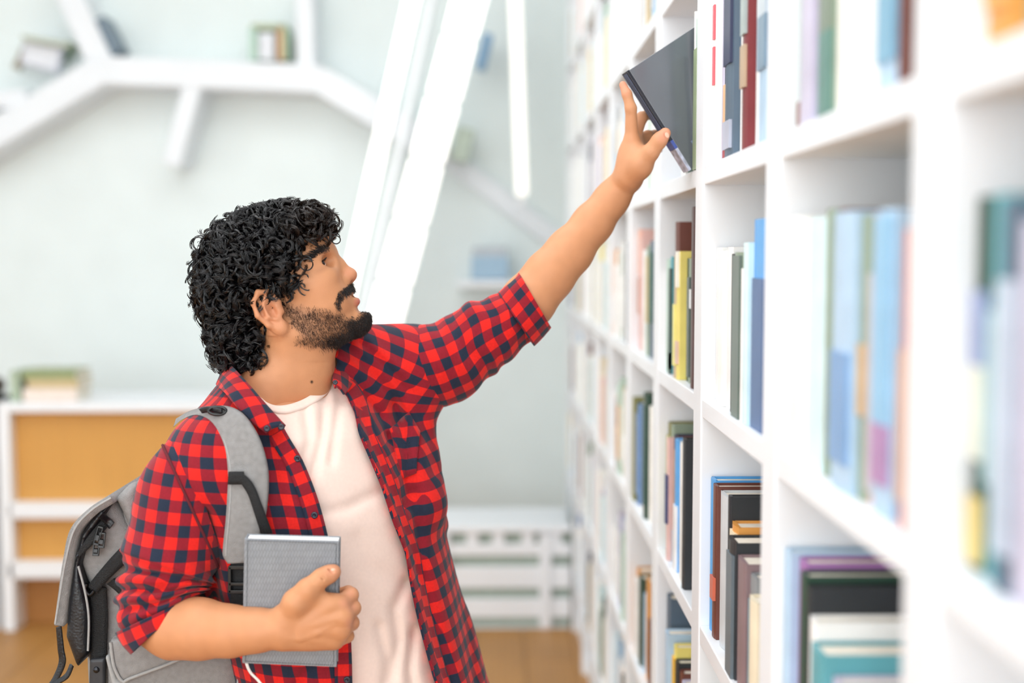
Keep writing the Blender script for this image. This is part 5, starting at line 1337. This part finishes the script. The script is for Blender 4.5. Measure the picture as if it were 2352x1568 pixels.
# side pocket with its own flap
V, Fc = slab([(240, 1506), (252, 1466), (300, 1452), (420, 1470), (545, 1490), (552, 1560), (552, 1770), (262, 1780), (240, 1600)], 1.925, .040, .03, .004); mesh('side_pocket', V, Fc, M_can, pack)
V, Fc = slab([(252, 1470), (300, 1462), (400, 1480), (436, 1504), (380, 1528), (300, 1558), (280, 1566), (262, 1530)], 1.885, .011, .008, .0028); mesh('pocket_flap', V, Fc, M_can, pack)
V, Fc = cable([P(x, y, 1.8755) for x, y in ((254, 1474), (262, 1530), (281, 1564), (300, 1557), (380, 1527), (432, 1505))], .0026, 60, 8); mesh('flap_piping', V, Fc, M_edge, pack)
V, Fc = slab([(240, 1508), (250, 1504), (268, 1560), (300, 1580), (290, 1600), (258, 1580)], 1.89, .008, .006, .0025); mesh('pocket_trim', V, Fc, M_edge, pack)
puller(318, 1560, 346, 1546, .004)
V, Fc = cable([P(x, y, 1.888) for x, y in ((545, 1506), (550, 1530), (546, 1570))], .0022, 20, 6); mesh('bag_piping', V, Fc, M_edge, pack)
# loose strap end hanging by the flap
V, Fc = strap([P(x, y, 2.0) for x, y in ((130, 1440), (134, 1490), (136, 1520), (122, 1556), (104, 1580))], [P(x, y, 1.995) for x, y in ((140, 1436), (146, 1490), (150, 1522), (134, 1560), (116, 1590))], 40, .003); mesh('hanging_strap', V, Fc, M_lea, pack)
V, Fc = strap([P(x, y, 1.96) for x, y in ((162, 1524), (150, 1548), (128, 1562), (112, 1572))], [P(x, y, 1.955) for x, y in ((168, 1530), (156, 1556), (132, 1572), (118, 1582))], 40, .003); mesh('hanging_strap', V, Fc, M_lea, pack)
# padded shoulder strap laid over the shirt
SR = [((398, 980), (404, 962), None), ((420, 962), (436, 944), None), ((452, 952), (478, 934), None), ((484, 966), (522, 933), None), ((504, 1000), (560, 952), None), ((517, 1045), (594, 1002), None), ((523, 1095), (613, 1062), None), ((522, 1150), (617, 1112), None),
      ((518, 1205), (612, 1172), None), ((513, 1255), (600, 1225), None), ((513, 1276), (584, 1262), None), ((524, 1294), (566, 1292), None)]
rows = []
for a, b, _ in SR:
    m_ = ((a[0] + b[0]) / 2, (a[1] + b[1]) / 2)
    ha_ = hit([T_sh, T_slr], a[0] * .8 + m_[0] * .2, a[1] * .8 + m_[1] * .2, 1.90); hb_ = hit([T_sh, T_slr], b[0] * .8 + m_[0] * .2, b[1] * .8 + m_[1] * .2, 1.90)
    hm = hit([T_sh, T_slr], *m_, 1.90)
    rows.append([a, b, ha_, hb_, hm])
Ym = np.array([min(r[4], (r[2] + r[3]) / 2) for r in rows]); Ym = np.concatenate([[1.955, 1.922, 1.898], Ym[3:]])
Ym[3:] = np.minimum(Ym[3:], 1.900)
for _ in range(2): Ym[1:-1] = (Ym[:-2] + 2 * Ym[1:-1] + Ym[2:]) / 4
lad = [(a[0], a[1], b[0], b[1], Y - .012, .009) for (a, b, *_), Y in zip(rows, Ym)]
V, Fc, _ = ladder(lad, 90, 40, e=.55); mesh('shoulder_strap', V, Fc, M_can, pack); T_st = bvh(V, Fc)
V, Fc = cable([P(r[0] + 7, r[1] - 1, r[4] - .0075) for r in lad[2:-1]], .0016, 90, 6); mesh('strap_seam', V, Fc, M_edge, pack)
# webbing over the strap, adjuster buckle, ring on top
pxstrap([(526, 1083), (548, 1083), (560, 1083)], [(524, 1112), (548, 1112), (560, 1112)], .004, 'strap_loop', M_web, .004, trees=[T_st])
pxstrap([(552, 1083), (580, 1110), (602, 1160), (626, 1224)], [(556, 1112), (572, 1140), (588, 1190), (600, 1226)], .0045, 'strap_tie', M_web, .003, trees=[T_st, T_sh])
YB_ = min(hit([T_sh, T_st], 545, 1330, 1.85), 1.86) - .012
def sflat(x0, y0, x1, y1, Y, t, name, m):
    A, B = P(x0, y0, Y), P(x1, y1, Y); boxo(name, (A[0], Y - t, B[2]), (B[0], Y, A[2]), m, pack, .001)
V, Fc = strap([P(530, y, YB_) for y in (1256, 1320, 1400, 1480)], [P(566, y, YB_) for y in (1256, 1320, 1400, 1480)], 30, .004); mesh('lower_webbing', V, Fc, M_web, pack)
for y in (1262, 1276, 1290):
    sflat(531, y, 566, y + 8, YB_ - .003, .003, 'webbing_fold', M_web)
V, Fc = merge([prism(P(526, 1302, YB_ - .006), P(570, 1302, YB_ - .006), [0, 0, .0028], [0, .0035, 0]), prism(P(526, 1358, YB_ - .006), P(570, 1358, YB_ - .006), [0, 0, .0028], [0, .0035, 0]), prism(P(526, 1340, YB_ - .006), P(570, 1340, YB_ - .006), [0, 0, .0024], [0, .0035, 0]),
               prism(P(528, 1300, YB_ - .006), P(528, 1360, YB_ - .006), [.0024, 0, 0], [0, .0035, 0]), prism(P(568, 1300, YB_ - .006), P(568, 1360, YB_ - .006), [.0024, 0, 0], [0, .0035, 0])])
mesh('buckle', V, Fc, M_pl, pack, smooth=False, bevel=.0008)
Yr = hit([T_st], 500, 945, 1.88) - .006
tt = np.linspace(0, 2 * math.pi, 40); V, Fc = tubes(np.array([[P(499 + 20 * math.cos(a), 943 + 9 * math.sin(a) , Yr - .002 * math.sin(a)) for a in tt]]), np.full((1, 40), .0024), 8); mesh('strap_ring', V, Fc, M_pl, pack)
pxstrap([(458, 938), (478, 933), (508, 938)], [(466, 948), (484, 946), (510, 948)], .006, 'ring_tab', M_lea, .004, trees=[T_st])
